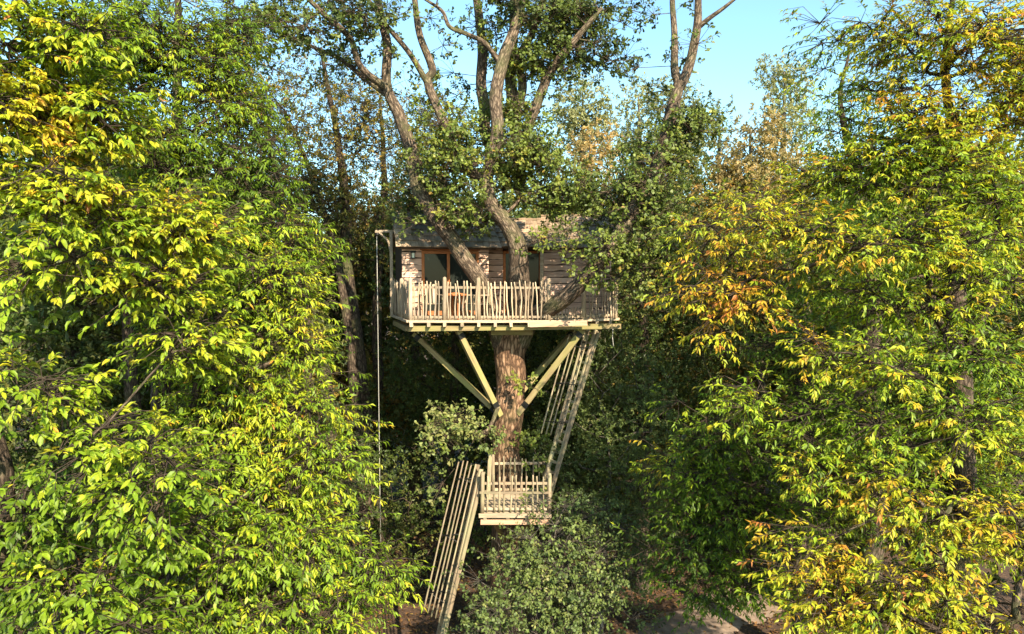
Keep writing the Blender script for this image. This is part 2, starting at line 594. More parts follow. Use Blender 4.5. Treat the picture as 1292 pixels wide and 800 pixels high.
SPEC = {
    'chestnut': dict(pal=PAL_CHEST, shape='lance', mat='leaf', L=(.10, .165), W=.31, sprays=11, k=10, cr=.46, flat=.55, twig=.27, style='fan', droop=.45, lai=4.8, v=.47, vs=.14),
    'oak': dict(pal=PAL_OAK, shape='obov', mat='leaf_oak', L=(.095, .145), W=.54, sprays=12, k=10, cr=.46, flat=.50, twig=.22, style='ros', droop=.05, lai=4.8, v=.44, vs=.16),
    'dark': dict(pal=PAL_DARK, shape='fold', mat='leaf_oak', L=(.09, .14), W=.55, sprays=9, k=10, cr=.55, flat=.65, twig=.28, style='ros', droop=.15, lai=1.9, v=.66, vs=.2),
    'far': dict(pal=PAL_AUT, shape='fold', mat='leaf_far', L=(.11, .17), W=.55, sprays=8, k=9, cr=.7, flat=.8, twig=.35, style='ros', droop=.1, lai=2.2, v=.45, vs=.2),
}


def make_tree(name, label, cat, trunks, blobs, spec, seed, bark='grey_bark', over=None, group=None, limb_min=0.03,
              own_leaves=0, trunk_seg=14, trunk_rough=0.12, rtip=0.0085, pixel=True, base=None, twigs=True, bf=0.28, crown_name='crown'):
    """trunks: list of (points, radii); blobs: (px,py,Y, rx_px, rz_px[, opts]) or in metres with pixel=False"""
    rng = np.random.default_rng(seed)
    s = dict(SPEC[spec])
    s.update(over or {})
    if base is None:
        base = np.array([trunks[0][0][0][0], trunks[0][0][0][1], 0.0])
    root = thing(name, label, cat, base, group)
    # --- explicit wood
    npos, npar, npath, nrad = [], [], [], []
    wood_T = []
    for ti, (pts, rad) in enumerate(trunks):
        pts = np.asarray(pts, float)
        line = smooth_line(pts, 8)
        rr = np.interp(np.linspace(0, len(pts) - 1, len(line)), np.arange(len(pts)), rad)
        jl = np.stack([line[:, 2] * 1.1, line[:, 0], line[:, 1]], -1)
        w = np.stack([vnoise(jl, seed + 1) - .5, vnoise(jl, seed + 2) - .5, 0 * line[:, 0]], -1)
        w[0] = 0
        line = line + w * np.minimum(rr, .25)[:, None] * .9
        fine = smooth_line(line, 3)
        rf = np.interp(np.linspace(0, len(rr) - 1, len(fine)), np.arange(len(rr)), rr)
        if ti == 0:
            me = Tubes().add(fine, rf, trunk_seg, trunk_rough, seed + ti).mesh('trunk', M[bark[0] if isinstance(bark, tuple) else bark], base)
            link('trunk', me, root, base)
        else:
            me = Tubes().add(fine, rf, max(8, trunk_seg - 4), trunk_rough, seed + ti).mesh('limb', M[bark[1] if isinstance(bark, tuple) else bark], base)
            link('limb', me, root, base)
        start = -1
        p0 = 0.0
        if npos:
            d = np.linalg.norm(np.array(npos) - line[0], axis=1)
            start = int(d.argmin())
            p0 = npath[start]
        for a in range(len(line)):
            if a == 0:
                npar.append(start)
                npath.append(p0)
            else:
                npar.append(len(npos) - 1)
                npath.append(npath[-1] + np.linalg.norm(line[a] - line[a - 1]) * .45)
            npos.append(line[a])
            nrad.append(rr[a])
    n_exp = len(npos)
    # --- clumps
    LA = .62 * np.mean(s['L']) ** 2 * s['W']
    per = s['sprays'] * s['k']
    C, CV, CD, CP = [], [], [], []
    for b in blobs:
        opt = b[5] if len(b) > 5 and isinstance(b[5], dict) else {}
        if pixel:
            c = at(b[0], b[1], b[2])
            rx, rz = b[3] / ppm(b[2]), b[4] / ppm(b[2])
            ry = opt.get('ry', .75 * (rx + rz) / 2)
        else:
            c = np.array(b[0], float)
            rx, ry, rz = b[1]
            opt = b[2] if len(b) > 2 else {}
        n = max(1, int(round(opt.get('lai', s['lai']) * math.pi * rx * rz * 1.15 / LA / per)))
        u = norm(rng.normal(size=(n, 3)))
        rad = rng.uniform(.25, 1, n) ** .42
        q = c + u * rad[:, None] * np.array([rx, ry, rz])
        if n > 5 and s['shape'] != 'fold':
            lead = rng.integers(0, n, n)
            lead[:max(2, n // 4)] = np.arange(max(2, n // 4))
            lead = lead % max(2, n // 4)
            cl = s.get('clus', .42)
            q = q[lead] * cl + q * (1 - cl)
        q = q + rng.normal(size=(n, 3)) * np.array([.15, .15, .15])
        C.append(q)
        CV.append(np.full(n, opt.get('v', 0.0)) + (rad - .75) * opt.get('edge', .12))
        CD.append(u)
        CP.append(np.full(n, bool(opt.get('pale'))))
    C = np.vstack(C)
    CV = np.concatenate(CV)
    CD = np.vstack(CD)
    keep = C[:, 2] > .25
    CP = np.concatenate(CP)[keep]
    C, CV, CD = C[keep], CV[keep], CD[keep]
    Mn = len(C)
    # --- connect clumps to the skeleton
    pos = np.array(npos)
    path = np.array(npath)

    def cost(q, p, pl):
        dv = q[:, None, :] - p[None]
        d = np.linalg.norm(dv, axis=2)
        return d + bf * pl[None] + .35 * np.maximum(0, -dv[:, :, 2] - .15)
    cc = cost(C, pos, path)
    best = cc.min(1)
    who = cc.argmin(1)
    done = np.zeros(Mn, bool)
    clump_node = np.zeros(Mn, int)
    for _ in range(Mn):
        i = int(np.where(done, 1e9, best).argmin())
        done[i] = True
        p0 = npos[who[i]]
        d = C[i] - p0
        ln = np.linalg.norm(d)
        new = []
        par = int(who[i])
        steps = max(1, int(ln / .55))
        for k in range(1, steps + 1):
            t = k / steps
            p = p0 + d * t
            if k < steps:
                p = p + rng.normal(size=3) * .055 * min(1, ln) + np.array([0, 0, .12 * math.sin(t * math.pi) * ln * .6])
            npos.append(p)
            npar.append(par)
            npath.append(npath[par] + ln / steps)
            nrad.append(0)
            par = len(npos) - 1
            new.append(par)
        clump_node[i] = par
        rem = np.where(~done)[0]
        if len(rem):
            c2 = cost(C[rem], np.array([npos[a] for a in new]), np.array([npath[a] for a in new]))
            mn = c2.min(1)
            am = c2.argmin(1)
            up = mn < best[rem]
            best[rem[up]] = mn[up]
            who[rem[up]] = np.array(new)[am[up]]
    pos = np.array(npos)
    cnt = np.zeros(len(npos))
    cnt[clump_node] += 1
    for a in range(len(npos) - 1, -1, -1):
        if npar[a] >= 0:
            cnt[npar[a]] += cnt[a]
    r = rtip * np.maximum(cnt, .6) ** .46
    heavy = {}
    for a in range(n_exp, len(npos)):
        p = npar[a]
        if p >= n_exp and (p not in heavy or cnt[a] > cnt[heavy[p]]):
            heavy[p] = a
    small = Tubes()
    for a in range(n_exp, len(npos)):
        p = npar[a]
        if p >= n_exp and heavy.get(p) == a:
            continue
        ch = [p, a]
        while ch[-1] in heavy:
            ch.append(heavy[ch[-1]])
        rad = r[ch].copy()
        rad[0] = rad[1] * 1.12
        if p < n_exp:
            rad = np.minimum(rad, max(nrad[p] * .8, .012))
        line = smooth_line(pos[ch], 3) if twigs else pos[ch]
        rl = np.interp(np.linspace(0, len(ch) - 1, len(line)), np.arange(len(ch)), rad)
        if rl[0] >= limb_min:
            me = Tubes().add(line, rl, 7, .1, a).mesh('limb', M[bark[1] if isinstance(bark, tuple) else bark], base)
            link('limb', me, root, base)
        else:
            small.add(line, rl, 4 if twigs else 3, 0, a, False)
    # --- sprays
    Sn = s['sprays']
    par_dir = norm(pos[clump_node] - pos[[npar[a] for a in clump_node]])
    dirn = norm(par_dir * np.array([1, 1, .5]) + CD * .35)
    hd = norm(dirn * np.array([1, 1, .25]))
    sd_ = norm(np.cross(hd, np.array([0, 0, 1.0])))
    up = np.cross(sd_, hd)
    cr = s['cr'] * rng.uniform(.65, 1.3, Mn)
    a_ = rng.uniform(-1, 1, (Mn, Sn))
    f_ = rng.uniform(-.55, 1, (Mn, Sn))
    z_ = rng.uniform(-1, 1, (Mn, Sn)) * s['flat']
    off = (f_[..., None] * hd[:, None] + a_[..., None] * sd_[:, None] * .9 + z_[..., None] * up[:, None]) * cr[:, None, None]
    off[..., 2] -= s['droop'] * .35 * (np.maximum(f_, 0) * cr[:, None])
    SP = C[:, None] + off
    TD = norm(off * .9 / np.maximum(np.linalg.norm(off, axis=2, keepdims=True), .05) + hd[:, None] * .75 + rng.normal(size=(Mn, Sn, 3)) * .3
              + np.array([0, 0, .15 if s['style'] == 'ros' else -.22]))
    SP = SP.reshape(-1, 3)
    TD = TD.reshape(-1, 3)
    SC = np.repeat(C, Sn, 0)
    tl = s['twig'] * rng.uniform(.6, 1.35, len(SP))
    n = len(SP)
    lown = vnoise(SP * .55, seed + 40) - .5
    midn = vnoise(SP * 1.7, seed + 41) - .5
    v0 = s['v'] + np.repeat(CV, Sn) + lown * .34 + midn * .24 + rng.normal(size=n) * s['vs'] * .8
    if twigs:
        for i in range(n):
            e = SP[i] + TD[i] * tl[i] * .9
            small.add([SC[i], SP[i] + np.array([0, 0, .02]), e], [.008, .0055, .003], 3, 0, 0, False)
    if small.n:
        o = link('branchwork', small.mesh('branchwork', M[bark[1] if isinstance(bark, tuple) else bark], base), root, base)
        o['kind'] = 'stuff'
    lv = Leaves()
    K = s['k']
    for k in range(K):
        miss = rng.uniform(size=n) > .12
        m_ = int(miss.sum())
        t = TD[miss]
        sdv = norm(np.cross(t, np.array([0, 0, 1.0])) + 1e-4)
        upv = np.cross(sdv, t)
        if s['style'] == 'fan':
            fr = .15 + .85 * k / (K - 1)
            ang = np.radians(78 - 62 * fr) * rng.uniform(.7, 1.25, m_)
            sg = 1 if k % 2 else -1
            T = t * np.cos(ang)[:, None] + sdv * (np.sin(ang) * sg)[:, None] + rng.normal(size=(m_, 3)) * .30
            T[:, 2] -= s['droop'] * rng.uniform(.3, 1.25, m_)
            pp = SP[miss] + t * (tl[miss] * fr)[:, None]
            nup = upv * .3 + np.array([0, 0, .8]) + HEL * .4 + np.repeat(hd, Sn, 0)[miss] * .25 + rng.normal(size=(m_, 3)) * .48
        else:
            fr = .45 + .55 * k / (K - 1)
            az = k * 2.4 + rng.uniform(-.6, .6, m_)
            el = np.radians(rng.uniform(35, 88, m_))
            T = t * np.cos(el)[:, None] + (sdv * np.cos(az)[:, None] + upv * np.sin(az)[:, None]) * np.sin(el)[:, None]
            T[:, 2] -= s['droop'] * .5
            pp = SP[miss] + t * (tl[miss] * fr)[:, None] + rng.normal(size=(m_, 3)) * .02
            nup = t * .7 + np.array([0, 0, .7]) + HEL * .35 + rng.normal(size=(m_, 3)) * .6
        T = norm(T)
        N = norm(nup - T * (nup * T).sum(1, keepdims=True))
        Ln = rng.uniform(*s['L'], m_) * (1 - .25 * (k == K - 1)) * rng.choice([1, 1, .8, .62], m_)
        Wd = Ln * s['W'] * rng.uniform(.7, 1.3, m_)
        v = v0[miss] + rng.normal(size=m_) * s['vs'] * .38 + (fr - .6) * .10
        v = np.where(rng.uniform(size=m_) < .012, v + .35, v)
        col = np.where(np.repeat(CP, Sn)[miss][:, None], palette(PAL_SHRUB, v), palette(s['pal'], v)) * np.exp(rng.normal(size=m_) * .16)[:, None]
        lv.add(pp, T, N, Ln, Wd, col)
    arr = lv.arrays()
    if own_leaves:
        # the leaves that show largest are objects of their own
        P = arr[0]
        px = 646 + P[:, 0] / P[:, 1] * FPX
        py = 350 - (P[:, 2] - EYE) / P[:, 1] * FPX
        vis = (px > 8) & (px < 1284) & (py > 8) & (py < 792)
        d = np.where(vis, P[:, 1], 1e6)
        idx = np.argsort(d)[:own_leaves * 3]
        idx = rng.choice(idx, own_leaves, replace=False)
        if name not in LEAF_BANK:
            cs = arr[5][idx]
            pick = cs[np.argsort(cs.sum(1))][np.linspace(0, len(cs) - 1, 12).astype(int)]
            bank = []
            for c in pick:
                one = (np.zeros((1, 3)), np.array([[1.0, 0, 0]]), np.array([[0, 0, 1.0]]), np.ones(1), np.ones(1) * s['W'], c[None])
                bank.append(leaf_mesh('leaf', one, s['shape'], M[s['mat']], (0, 0, 0)))
            LEAF_BANK[name] = (pick, bank)
        pick, bank = LEAF_BANK[name]
        for i in idx:
            b = int(np.abs(pick - arr[5][i]).sum(1).argmin())
            T, N = arr[1][i], arr[2][i]
            S = np.cross(N, T)
            mt = Matrix(((T[0], S[0], N[0]), (T[1], S[1], N[1]), (T[2], S[2], N[2])))
            link('leaf', bank[b], root, arr[0][i], mt.to_euler(), (arr[3][i],) * 3)
        keep = np.ones(len(P), bool)
        keep[idx] = False
        arr = [a[keep] for a in arr]
    o = link(crown_name, leaf_mesh('crown', arr, s['shape'], M[s['mat']], base), root, base)
    o['kind'] = 'stuff'
    STAT.append((name, Mn, len(arr[0]), len(arr[0]) * len(LEAF[s['shape']][1])))
    return root


LEAF_BANK = {}
HEL = np.array(to_sun)                # leaves turn their faces to the light
STAT = []


def tp(px, py, Y):
    return tuple(at(px, py, Y))



#@@OAK
# ------------------------------------------------------------------ the oak that carries the house
OY = 18.5
oak_trunks = [
    ([(-.15, OY, -.2), (-.12, OY, .5), (-.14, OY, 3.2), (-.12, OY, 6.0), (-.10, OY, 8.2), (-.02, OY - .02, 9.3), (.10, OY - .1, 10.0)], [.72, .52, .39, .345, .40, .455, .34]),
    # left limb, rising in front of the window
    ([(-.2, OY, 9.0), tp(612, 375, 18.2), tp(578, 315, 17.9), tp(553, 283, 17.8), tp(531, 247, 17.9), tp(525, 212, 18.0), tp(516, 176, 18.0), tp(503, 145, 17.9), tp(489, 112, 17.8), tp(489, 60, 17.8), tp(480, 20, 17.8), tp(470, -50, 17.8)],
     [.28, .24, .205, .19, .18, .17, .16, .15, .13, .11, .10, .07]),
    ([tp(489, 112, 17.8), tp(455, 84, 17.4), tp(440, 48, 17.1), tp(408, 18, 16.9), tp(380, -10, 16.7)], [.10, .085, .075, .065, .045]),
    ([tp(500, 130, 17.8), tp(470, 106, 18.2), tp(430, 75, 18.6), tp(396, 60, 18.8), tp(350, 40, 19)], [.075, .065, .055, .045, .03]),
    # middle limb
    ([(.1, OY - .05, 9.4), tp(656, 370, 18.0), tp(650, 318, 17.7), tp(640, 285, 17.6), tp(622, 258, 17.6), tp(614, 228, 17.6), tp(628, 170, 17.6), tp(625, 122, 17.7), tp(633, 75, 17.8), tp(645, 42, 17.9), tp(658, -5, 18), tp(664, -60, 18)],
     [.31, .27, .235, .205, .185, .175, .155, .15, .145, .135, .12, .09]),
    ([tp(612, 225, 17.6), tp(581, 207, 17.7), tp(557, 148, 17.8), tp(541, 104, 17.9), tp(547, 86, 17.9), tp(531, 45, 17.9), tp(524, 0, 17.9), tp(520, -50, 17.8)], [.13, .125, .12, .11, .10, .088, .075, .05]),
    ([tp(541, 106, 17.9), tp(518, 68, 17.6), tp(488, 32, 17.4), tp(462, -6, 17.2)], [.075, .065, .055, .04]),
    ([tp(630, 80, 17.8), tp(612, 55, 17.6), tp(591, 44, 17.5), tp(568, 34, 17.3), tp(558, 14, 17.2), tp(535, -2, 17.0)], [.07, .06, .055, .05, .042, .03]),
    ([tp(642, 235, 18.4), tp(612, 170, 18.9), tp(609, 130, 19.0), tp(608, 60, 19.1), tp(600, -10, 19.2)], [.13, .15, .15, .13, .10]),
    ([tp(655, 240, 18.6), tp(648, 130, 18.9), tp(645, 80, 18.9), tp(650, 20, 19), tp(648, -40, 19)], [.17, .16, .14, .11, .08]),
    ([tp(650, 150, 18.7), tp(660, 110, 18.7), tp(654, 75, 18.6), tp(672, 40, 18.5), tp(690, -10, 18.4)], [.13, .12, .11, .09, .06]),
    ([tp(660, 180, 18.6), tp(690, 98, 18.4), tp(706, 74, 18.3), tp(735, 40, 18.2), tp(760, 10, 18)], [.13, .125, .11, .08, .05]),
    # right limb, through the railing
    ([(.18, OY - .1, 9.2), (.45, 18.1, 9.95), tp(692, 392, 17.4), tp(722, 368, 16.9), tp(752, 336, 16.7), tp(785, 290, 16.9), tp(815, 245, 17.2), tp(829, 210, 17.5), tp(838, 178, 17.7), tp(856, 114, 18), tp(850, 88, 18), tp(851, 45, 18), tp(849, 0, 18), tp(852, -40, 18)],
     [.26, .24, .22, .205, .195, .185, .175, .17, .17, .145, .105, .085, .07, .05]),
    ([tp(857, 112, 18), tp(871, 74, 18), tp(880, 30, 18), tp(882, -8, 18), tp(886, -50, 18)], [.13, .12, .105, .085, .06]),
    ([tp(881, 34, 18), tp(896, 22, 17.9), tp(912, 11, 17.8), tp(930, -3, 17.7)], [.065, .055, .045, .032]),
    # low boughs under the deck
    ([(-.35, 18.2, 7.6), tp(612, 545, 17.2), tp(575, 535, 16.6), tp(545, 540, 16.3)], [.06, .045, .03, .02]),
]
oak_blobs = [
    (622, 195, 16.9, 26, 12, {'v': .1}), (588, 268, 17.2, 32, 12, {'v': -.02}), (540, 262, 17.4, 22, 9), (655, 240, 17.2, 20, 10, {'v': .05}),
    (580, 172, 17.2, 32, 40, {'v': .10}), (590, 190, 18.3, 36, 40), (570, 225, 17.3, 35, 30), (650, 215, 18.3, 36, 32, {'v': .05}), (664, 180, 18.0, 30, 48), (710, 235, 17.6, 45, 26, {'v': .05}),
    (655, 150, 18.6, 36, 40), (680, 60, 18.6, 62, 55), (735, 40, 18.6, 50, 50, {'v': -.1}), (755, 75, 18.8, 32, 35, {'v': -.1, 'lai': 2.0}), (700, 15, 18.5, 60, 30),
    (770, 20, 18.5, 25, 25, {'lai': 1.6}),
    (755, 248, 17.8, 55, 34, {'v': .02}), (818, 205, 18, 28, 28), (850, 155, 18.0, 40, 28, {'v': -.1}), (880, 150, 18.3, 25, 20), (845, 200, 18.2, 42, 25),
    (805, 262, 16.6, 30, 18), (780, 304, 16.1, 18, 9), (802, 305, 16.2, 22, 18), (832, 225, 16.7, 24, 14), (838, 182, 17.2, 20, 12), (800, 235, 17.0, 36, 18), (790, 275, 16.9, 20, 14, {'v': .05}), (818, 215, 17.0, 24, 12), (715, 240, 17.4, 34, 20, {'v': .05}), (672, 200, 17.6, 26, 24, {'v': .1}), (830, 70, 18, 20, 14, {'lai': 1.0}), (858, 50, 18, 22, 22, {'lai': .8}), (880, 60, 18, 14, 12, {'lai': .8}), (835, 10, 18, 30, 12, {'lai': .8}), (845, 110, 18, 30, 12, {'lai': .9}), (885, 10, 18, 20, 8, {'lai': .6}),
    (692, 298, 16.6, 38, 11, {'v': .14, 'lai': 3.2}), (672, 302, 16.7, 16, 10, {'v': .14, 'lai': 3}), (600, 272, 18.1, 42, 16, {'v': -.05}), (580, 262, 18.0, 35, 16, {'v': -.1}), (680, 262, 17.8, 26, 14),
    (745, 322, 16.5, 12, 9, {'v': .12, 'lai': 2.5}), (775, 325, 16.5, 30, 20, {'v': .08}), (738, 342, 16.4, 8, 9, {'v': .05, 'lai': 2}), (790, 350, 16.7, 25, 18), (812, 290, 17.6, 34, 42), (830, 330, 18.3, 40, 55), (825, 250, 18.2, 42, 40),
    (545, 240, 18.8, 40, 28, {'v': -.1}), (515, 255, 19.2, 30, 14, {'v': -.1}), (560, 140, 18.4, 30, 25), (545, 195, 18.6, 30, 30), (600, 100, 19.2, 30, 30, {'v': -.1, 'lai': 1.8}),
    (390, 35, 17.2, 60, 35, {'v': -.12, 'lai': 4}), (440, 15, 17.0, 50, 25, {'v': -.1, 'lai': 3.6}), (355, 15, 17.5, 40, 25, {'v': -.1, 'lai': 3.6}), (325, 45, 18, 30, 30, {'v': -.1, 'lai': 2.8}), (460, 45, 17.9, 34, 26, {'v': -.1, 'lai': 2.6}), (470, 75, 17.6, 30, 25, {'lai': 1.6}), (500, 40, 17.6, 25, 25, {'lai': 1.6}),
    (420, 95, 18.4, 30, 20, {'lai': 1.4}), (585, 25, 18.4, 30, 25, {'lai': 1.6}), (620, 30, 18.6, 28, 30, {'lai': 2}), (545, 10, 17.8, 25, 15, {'lai': 1.4}), (560, 70, 18.3, 14, 16, {'lai': 1.4}), (520, 110, 18.3, 22, 20, {'lai': 1.4}),
    (575, 528, 16.3, 42, 20, {'v': .28, 'lai': 4.2, 'pale': 1}), (545, 545, 16.2, 28, 14, {'v': .28, 'lai': 4.2, 'pale': 1}), (600, 556, 16.6, 26, 15, {'v': .24, 'lai': 3.6, 'pale': 1}), (540, 612, 16.6, 18, 10, {'v': .25, 'lai': 3, 'pale': 1}), (640, 490, 17.9, 14, 14, {'lai': 1.6}), (672, 574, 17.9, 22, 10),
    ]
# boughs above the frame: they throw the dappled shade on the house
oak_blobs += [(470, -70, 17, 90, 50, {'lai': 1.5}), (640, -70, 17.5, 110, 50, {'lai': 1.5}), (800, -60, 18, 70, 35, {'lai': .9})]
make_tree('oak_tree', 'massive old oak with furrowed trunk and spreading limbs holding the tree house', 'tree', oak_trunks, oak_blobs, 'oak', 101,
          bark=('oak_bark', 'limb_bark'), limb_min=.035, trunk_seg=36, trunk_rough=.16, own_leaves=120)

#@@NEAR
# ------------------------------------------------------------------ near sweet chestnuts
make_tree('chestnut_tree', 'broad lime green and yellow chestnut with the widest leaves', 'tree',
          [([(-7.5, 9.4, -.1), (-7.45, 9.4, 3), (-7.38, 9.4, 6.5), (-7.32, 9.4, 8.3), (-7.6, 9.4, 11), (-7.8, 9.2, 16), (-7.8, 9.2, 18.5)], [.36, .29, .26, .25, .20, .12, .05])],
          [(50, 40, 8.8, 80, 60, {'v': .08}), (20, 130, 8.6, 70, 55, {'v': .10}), (110, 160, 9.2, 80, 50, {'v': .02}), (60, 240, 8.7, 80, 34, {'v': .12}), (150, 265, 9.2, 70, 36, {'v': .12}), (230, 300, 9.6, 60, 34, {'v': .10}),
           (205, 360, 9.3, 70, 30, {'v': .08}), (30, 315, 8.3, 45, 28, {'v': .12}), (100, 330, 8.8, 30, 20, {'v': .1}), (220, 430, 9.3, 50, 36, {'v': .03}), (30, 450, 10.2, 50, 24, {'v': -.25, 'lai': 1.6}), (60, 505, 8.6, 66, 24, {'v': .08}), (140, 545, 8.6, 60, 26, {'v': .04}),
           (180, 590, 8.6, 50, 34, {'v': .0}), (110, 655, 8.9, 40, 18, {'v': -.02}), (30, 660, 8.6, 55, 40, {'v': -.12}), (190, 650, 8.8, 34, 30, {'v': .02}), (110, 725, 8.6, 55, 26, {'v': .06}), (30, 760, 8.4, 65, 40, {'v': -.1}), (160, 780, 8.5, 50, 30, {'v': -.06}),
           (60, -60, 8.9, 110, 40, {'lai': 1.5}), (-60, 100, 9, 50, 120, {'lai': 1.6}), (-70, 400, 9, 40, 130, {'lai': 1.4}), (90, 100, 9.8, 60, 50, {'v': -.05})],
          'chestnut', 201, bark='dark_bark', rtip=.0055, own_leaves=300, over={'W': .38, 'v': .425, 'vs': .11, 'lai': 7.0}, group='sweet chestnuts around the clearing')
make_tree('chestnut_tree', 'dense tiered chestnut with narrow glossy leaves next to the hoist rope', 'tree',
          [([tp(195, 1200, 12.0) * np.array([1, 1, 0]), tp(193, 820, 12), tp(196, 640, 12.0), tp(205, 480, 12.0), tp(215, 300, 12.1), tp(225, 120, 12.2), tp(225, -60, 12.2)], [.34, .22, .17, .15, .12, .08, .04])],
          [(215, 60, 12.4, 80, 60, {'v': .0}), (290, 40, 13.0, 45, 45, {'v': -.12, 'lai': 3.5}), (150, 60, 12.8, 70, 60, {'v': -.05}), (60, 170, 13.4, 80, 70, {'v': -.15, 'lai': 3}), (130, 250, 13, 70, 60, {'v': -.15, 'lai': 3}), (270, 130, 12.4, 60, 50, {'v': -.02}), (220, 190, 12.0, 70, 50, {'v': .0}), (310, 215, 12.2, 50, 45, {'v': -.08}), (290, 290, 11.6, 70, 45, {'v': .02}), (360, 300, 12.2, 34, 40, {'v': -.06}),
           (330, 370, 11.3, 70, 45, {'v': .03}), (270, 420, 11.0, 70, 45, {'v': .05}), (360, 440, 11.3, 50, 40, {'v': .0}), (310, 500, 11.0, 80, 45, {'v': .03}), (390, 520, 11.0, 45, 34, {'v': -.01}), (250, 560, 11.0, 55, 45, {'v': .03}), (340, 590, 10.7, 80, 45, {'v': -.01}), (415, 580, 10.8, 38, 34, {'v': -.03}),
           (405, 665, 10.7, 46, 36, {'v': -.03}), (350, 680, 10.4, 90, 50, {'v': -.04}), (260, 660, 10.7, 50, 50, {'v': -.04}), (480, 715, 10.7, 45, 32, {'v': -.02}), (400, 760, 10.3, 90, 45, {'v': -.05}), (280, 760, 10.3, 80, 50, {'v': -.05}), (210, 720, 11.2, 30, 40, {'v': -.08}),
           (200, -50, 12.3, 90, 40, {'lai': 1.5}), (400, 850, 10.4, 100, 50, {'lai': 1.5, 'v': -.05})],
          'chestnut', 202, bark='dark_bark', over={'W': .28, 'L': (.10, .155), 'v': .385, 'droop': .6, 'lai': 5.5, 'vs': .11, 'shape': 'lance4', 'cr': .44}, group='sweet chestnuts around the clearing', own_leaves=300)
make_tree('chestnut_tree', 'golden tinged chestnut with crooked bare twigs beside the sandy path', 'tree',
          [([tp(1212, 1200, 12.6) * np.array([1, 1, 0]), tp(1214, 760, 12.6), tp(1208, 520, 12.6), tp(1206, 380, 12.6), tp(1208, 220, 12.9), tp(1194, 100, 12.9), tp(1206, -40, 12.9)], [.40, .27, .22, .18, .12, .07, .03]),
           ([tp(1210, 470, 12.6), tp(1240, 400, 12.2), tp(1275, 360, 11.9), tp(1310, 320, 11.6)], [.10, .075, .055, .04]),
           ([tp(1206, 440, 12.6), tp(1178, 390, 12.3), tp(1164, 330, 12.0), tp(1120, 290, 11.7)], [.085, .06, .05, .03])],
          [(1200, 50, 12.1, 80, 55, {'v': .08, 'lai': 4.4}), (1130, 50, 12.6, 50, 45, {'v': .06, 'lai': 3.2}), (1250, 50, 12.2, 50, 45, {'v': .06, 'lai': 3.5}), (1060, 70, 13.2, 45, 40, {'v': -.06, 'lai': 1.0}), (1040, 30, 13.2, 40, 22, {'v': -.1, 'lai': .5}), (1265, 120, 12.3, 45, 60, {'v': .1}), (1160, 130, 12.2, 55, 45, {'v': .08, 'lai': 3.2}), (1150, 185, 12.4, 60, 30, {'v': .04, 'lai': 3}), (1215, 160, 12.0, 40, 34, {'v': .06}), (1085, 130, 12.9, 40, 34, {'v': -.05, 'lai': 2}), (1260, 240, 11.6, 55, 50, {'v': .04}),
           (1190, 220, 11.8, 55, 45, {'v': .06}), (1110, 220, 12.2, 55, 40, {'v': .04}), (1050, 225, 12.8, 50, 28, {'v': .0}), (960, 262, 12.6, 55, 16, {'v': .1}), (895, 292, 12.2, 46, 22, {'v': .06}), (980, 300, 11.7, 60, 26, {'v': .06}), (1070, 300, 11.3, 60, 28, {'v': .12}),
           (1150, 290, 11.2, 50, 36, {'v': .08}), (880, 350, 12.0, 42, 18, {'v': .1}), (1000, 350, 12.0, 60, 18, {'v': .06}), (945, 385, 11.8, 26, 30, {'v': .12}), (890, 405, 12.0, 16, 20, {'v': .12}), (1130, 370, 11.6, 44, 24, {'v': -.02}), (1195, 395, 11.5, 48, 36, {'v': .0, 'lai': 3.6}), (1190, 480, 11.4, 40, 26, {'v': .0, 'lai': 3}), (1250, 340, 11.2, 45, 34, {'v': .06}),
           (1040, 445, 11.2, 66, 18, {'v': .12}), (1110, 460, 10.8, 50, 26, {'v': .1}), (1250, 440, 11.0, 50, 34, {'v': -.05}), (960, 500, 11.5, 50, 22, {'v': -.05}), (1030, 530, 11.3, 60, 30, {'v': -.06}), (1130, 545, 11.0, 60, 34, {'v': -.05}), (1235, 540, 10.6, 60, 40, {'v': .08}),
           (1020, 590, 11.0, 45, 24, {'v': .04}), (1110, 610, 10.6, 60, 30, {'v': .12}), (1190, 640, 10.4, 60, 36, {'v': .1}), (1265, 660, 10.2, 45, 45, {'v': .02}), (1020, 690, 10.6, 50, 22, {'v': .12}), (1085, 730, 10.3, 60, 30, {'v': .13}), (1170, 725, 10.0, 60, 36, {'v': .08}), (1015, 765, 10.3, 44, 26, {'v': .1}), (1110, 785, 10.0, 70, 30, {'v': .1}), (1230, 770, 9.8, 70, 44, {'v': .12}),
           (1000, 430, 13.6, 80, 34, {'v': -.3, 'lai': 2.2}), (1090, 520, 13.4, 90, 40, {'v': -.3, 'lai': 2.0}), (1180, 430, 13.6, 60, 40, {'v': -.25, 'lai': 1.6}), (1060, 640, 12.8, 60, 34, {'v': -.25, 'lai': 1.8}), (1150, 600, 13, 70, 40, {'v': -.25}), (1230, 640, 13, 60, 60, {'v': -.2}),
           (1160, -60, 12.4, 100, 40, {'lai': 1.4}), (1350, 250, 12, 60, 200, {'lai': 1.6}), (1350, 600, 11, 60, 160, {'lai': 1.6})],
          'chestnut', 203, bark='dark_bark', over={'L': (.105, .165), 'W': .31, 'v': .565, 'vs': .14, 'lai': 4.8, 'shape': 'lance4'}, group='sweet chestnuts around the clearing', own_leaves=300)
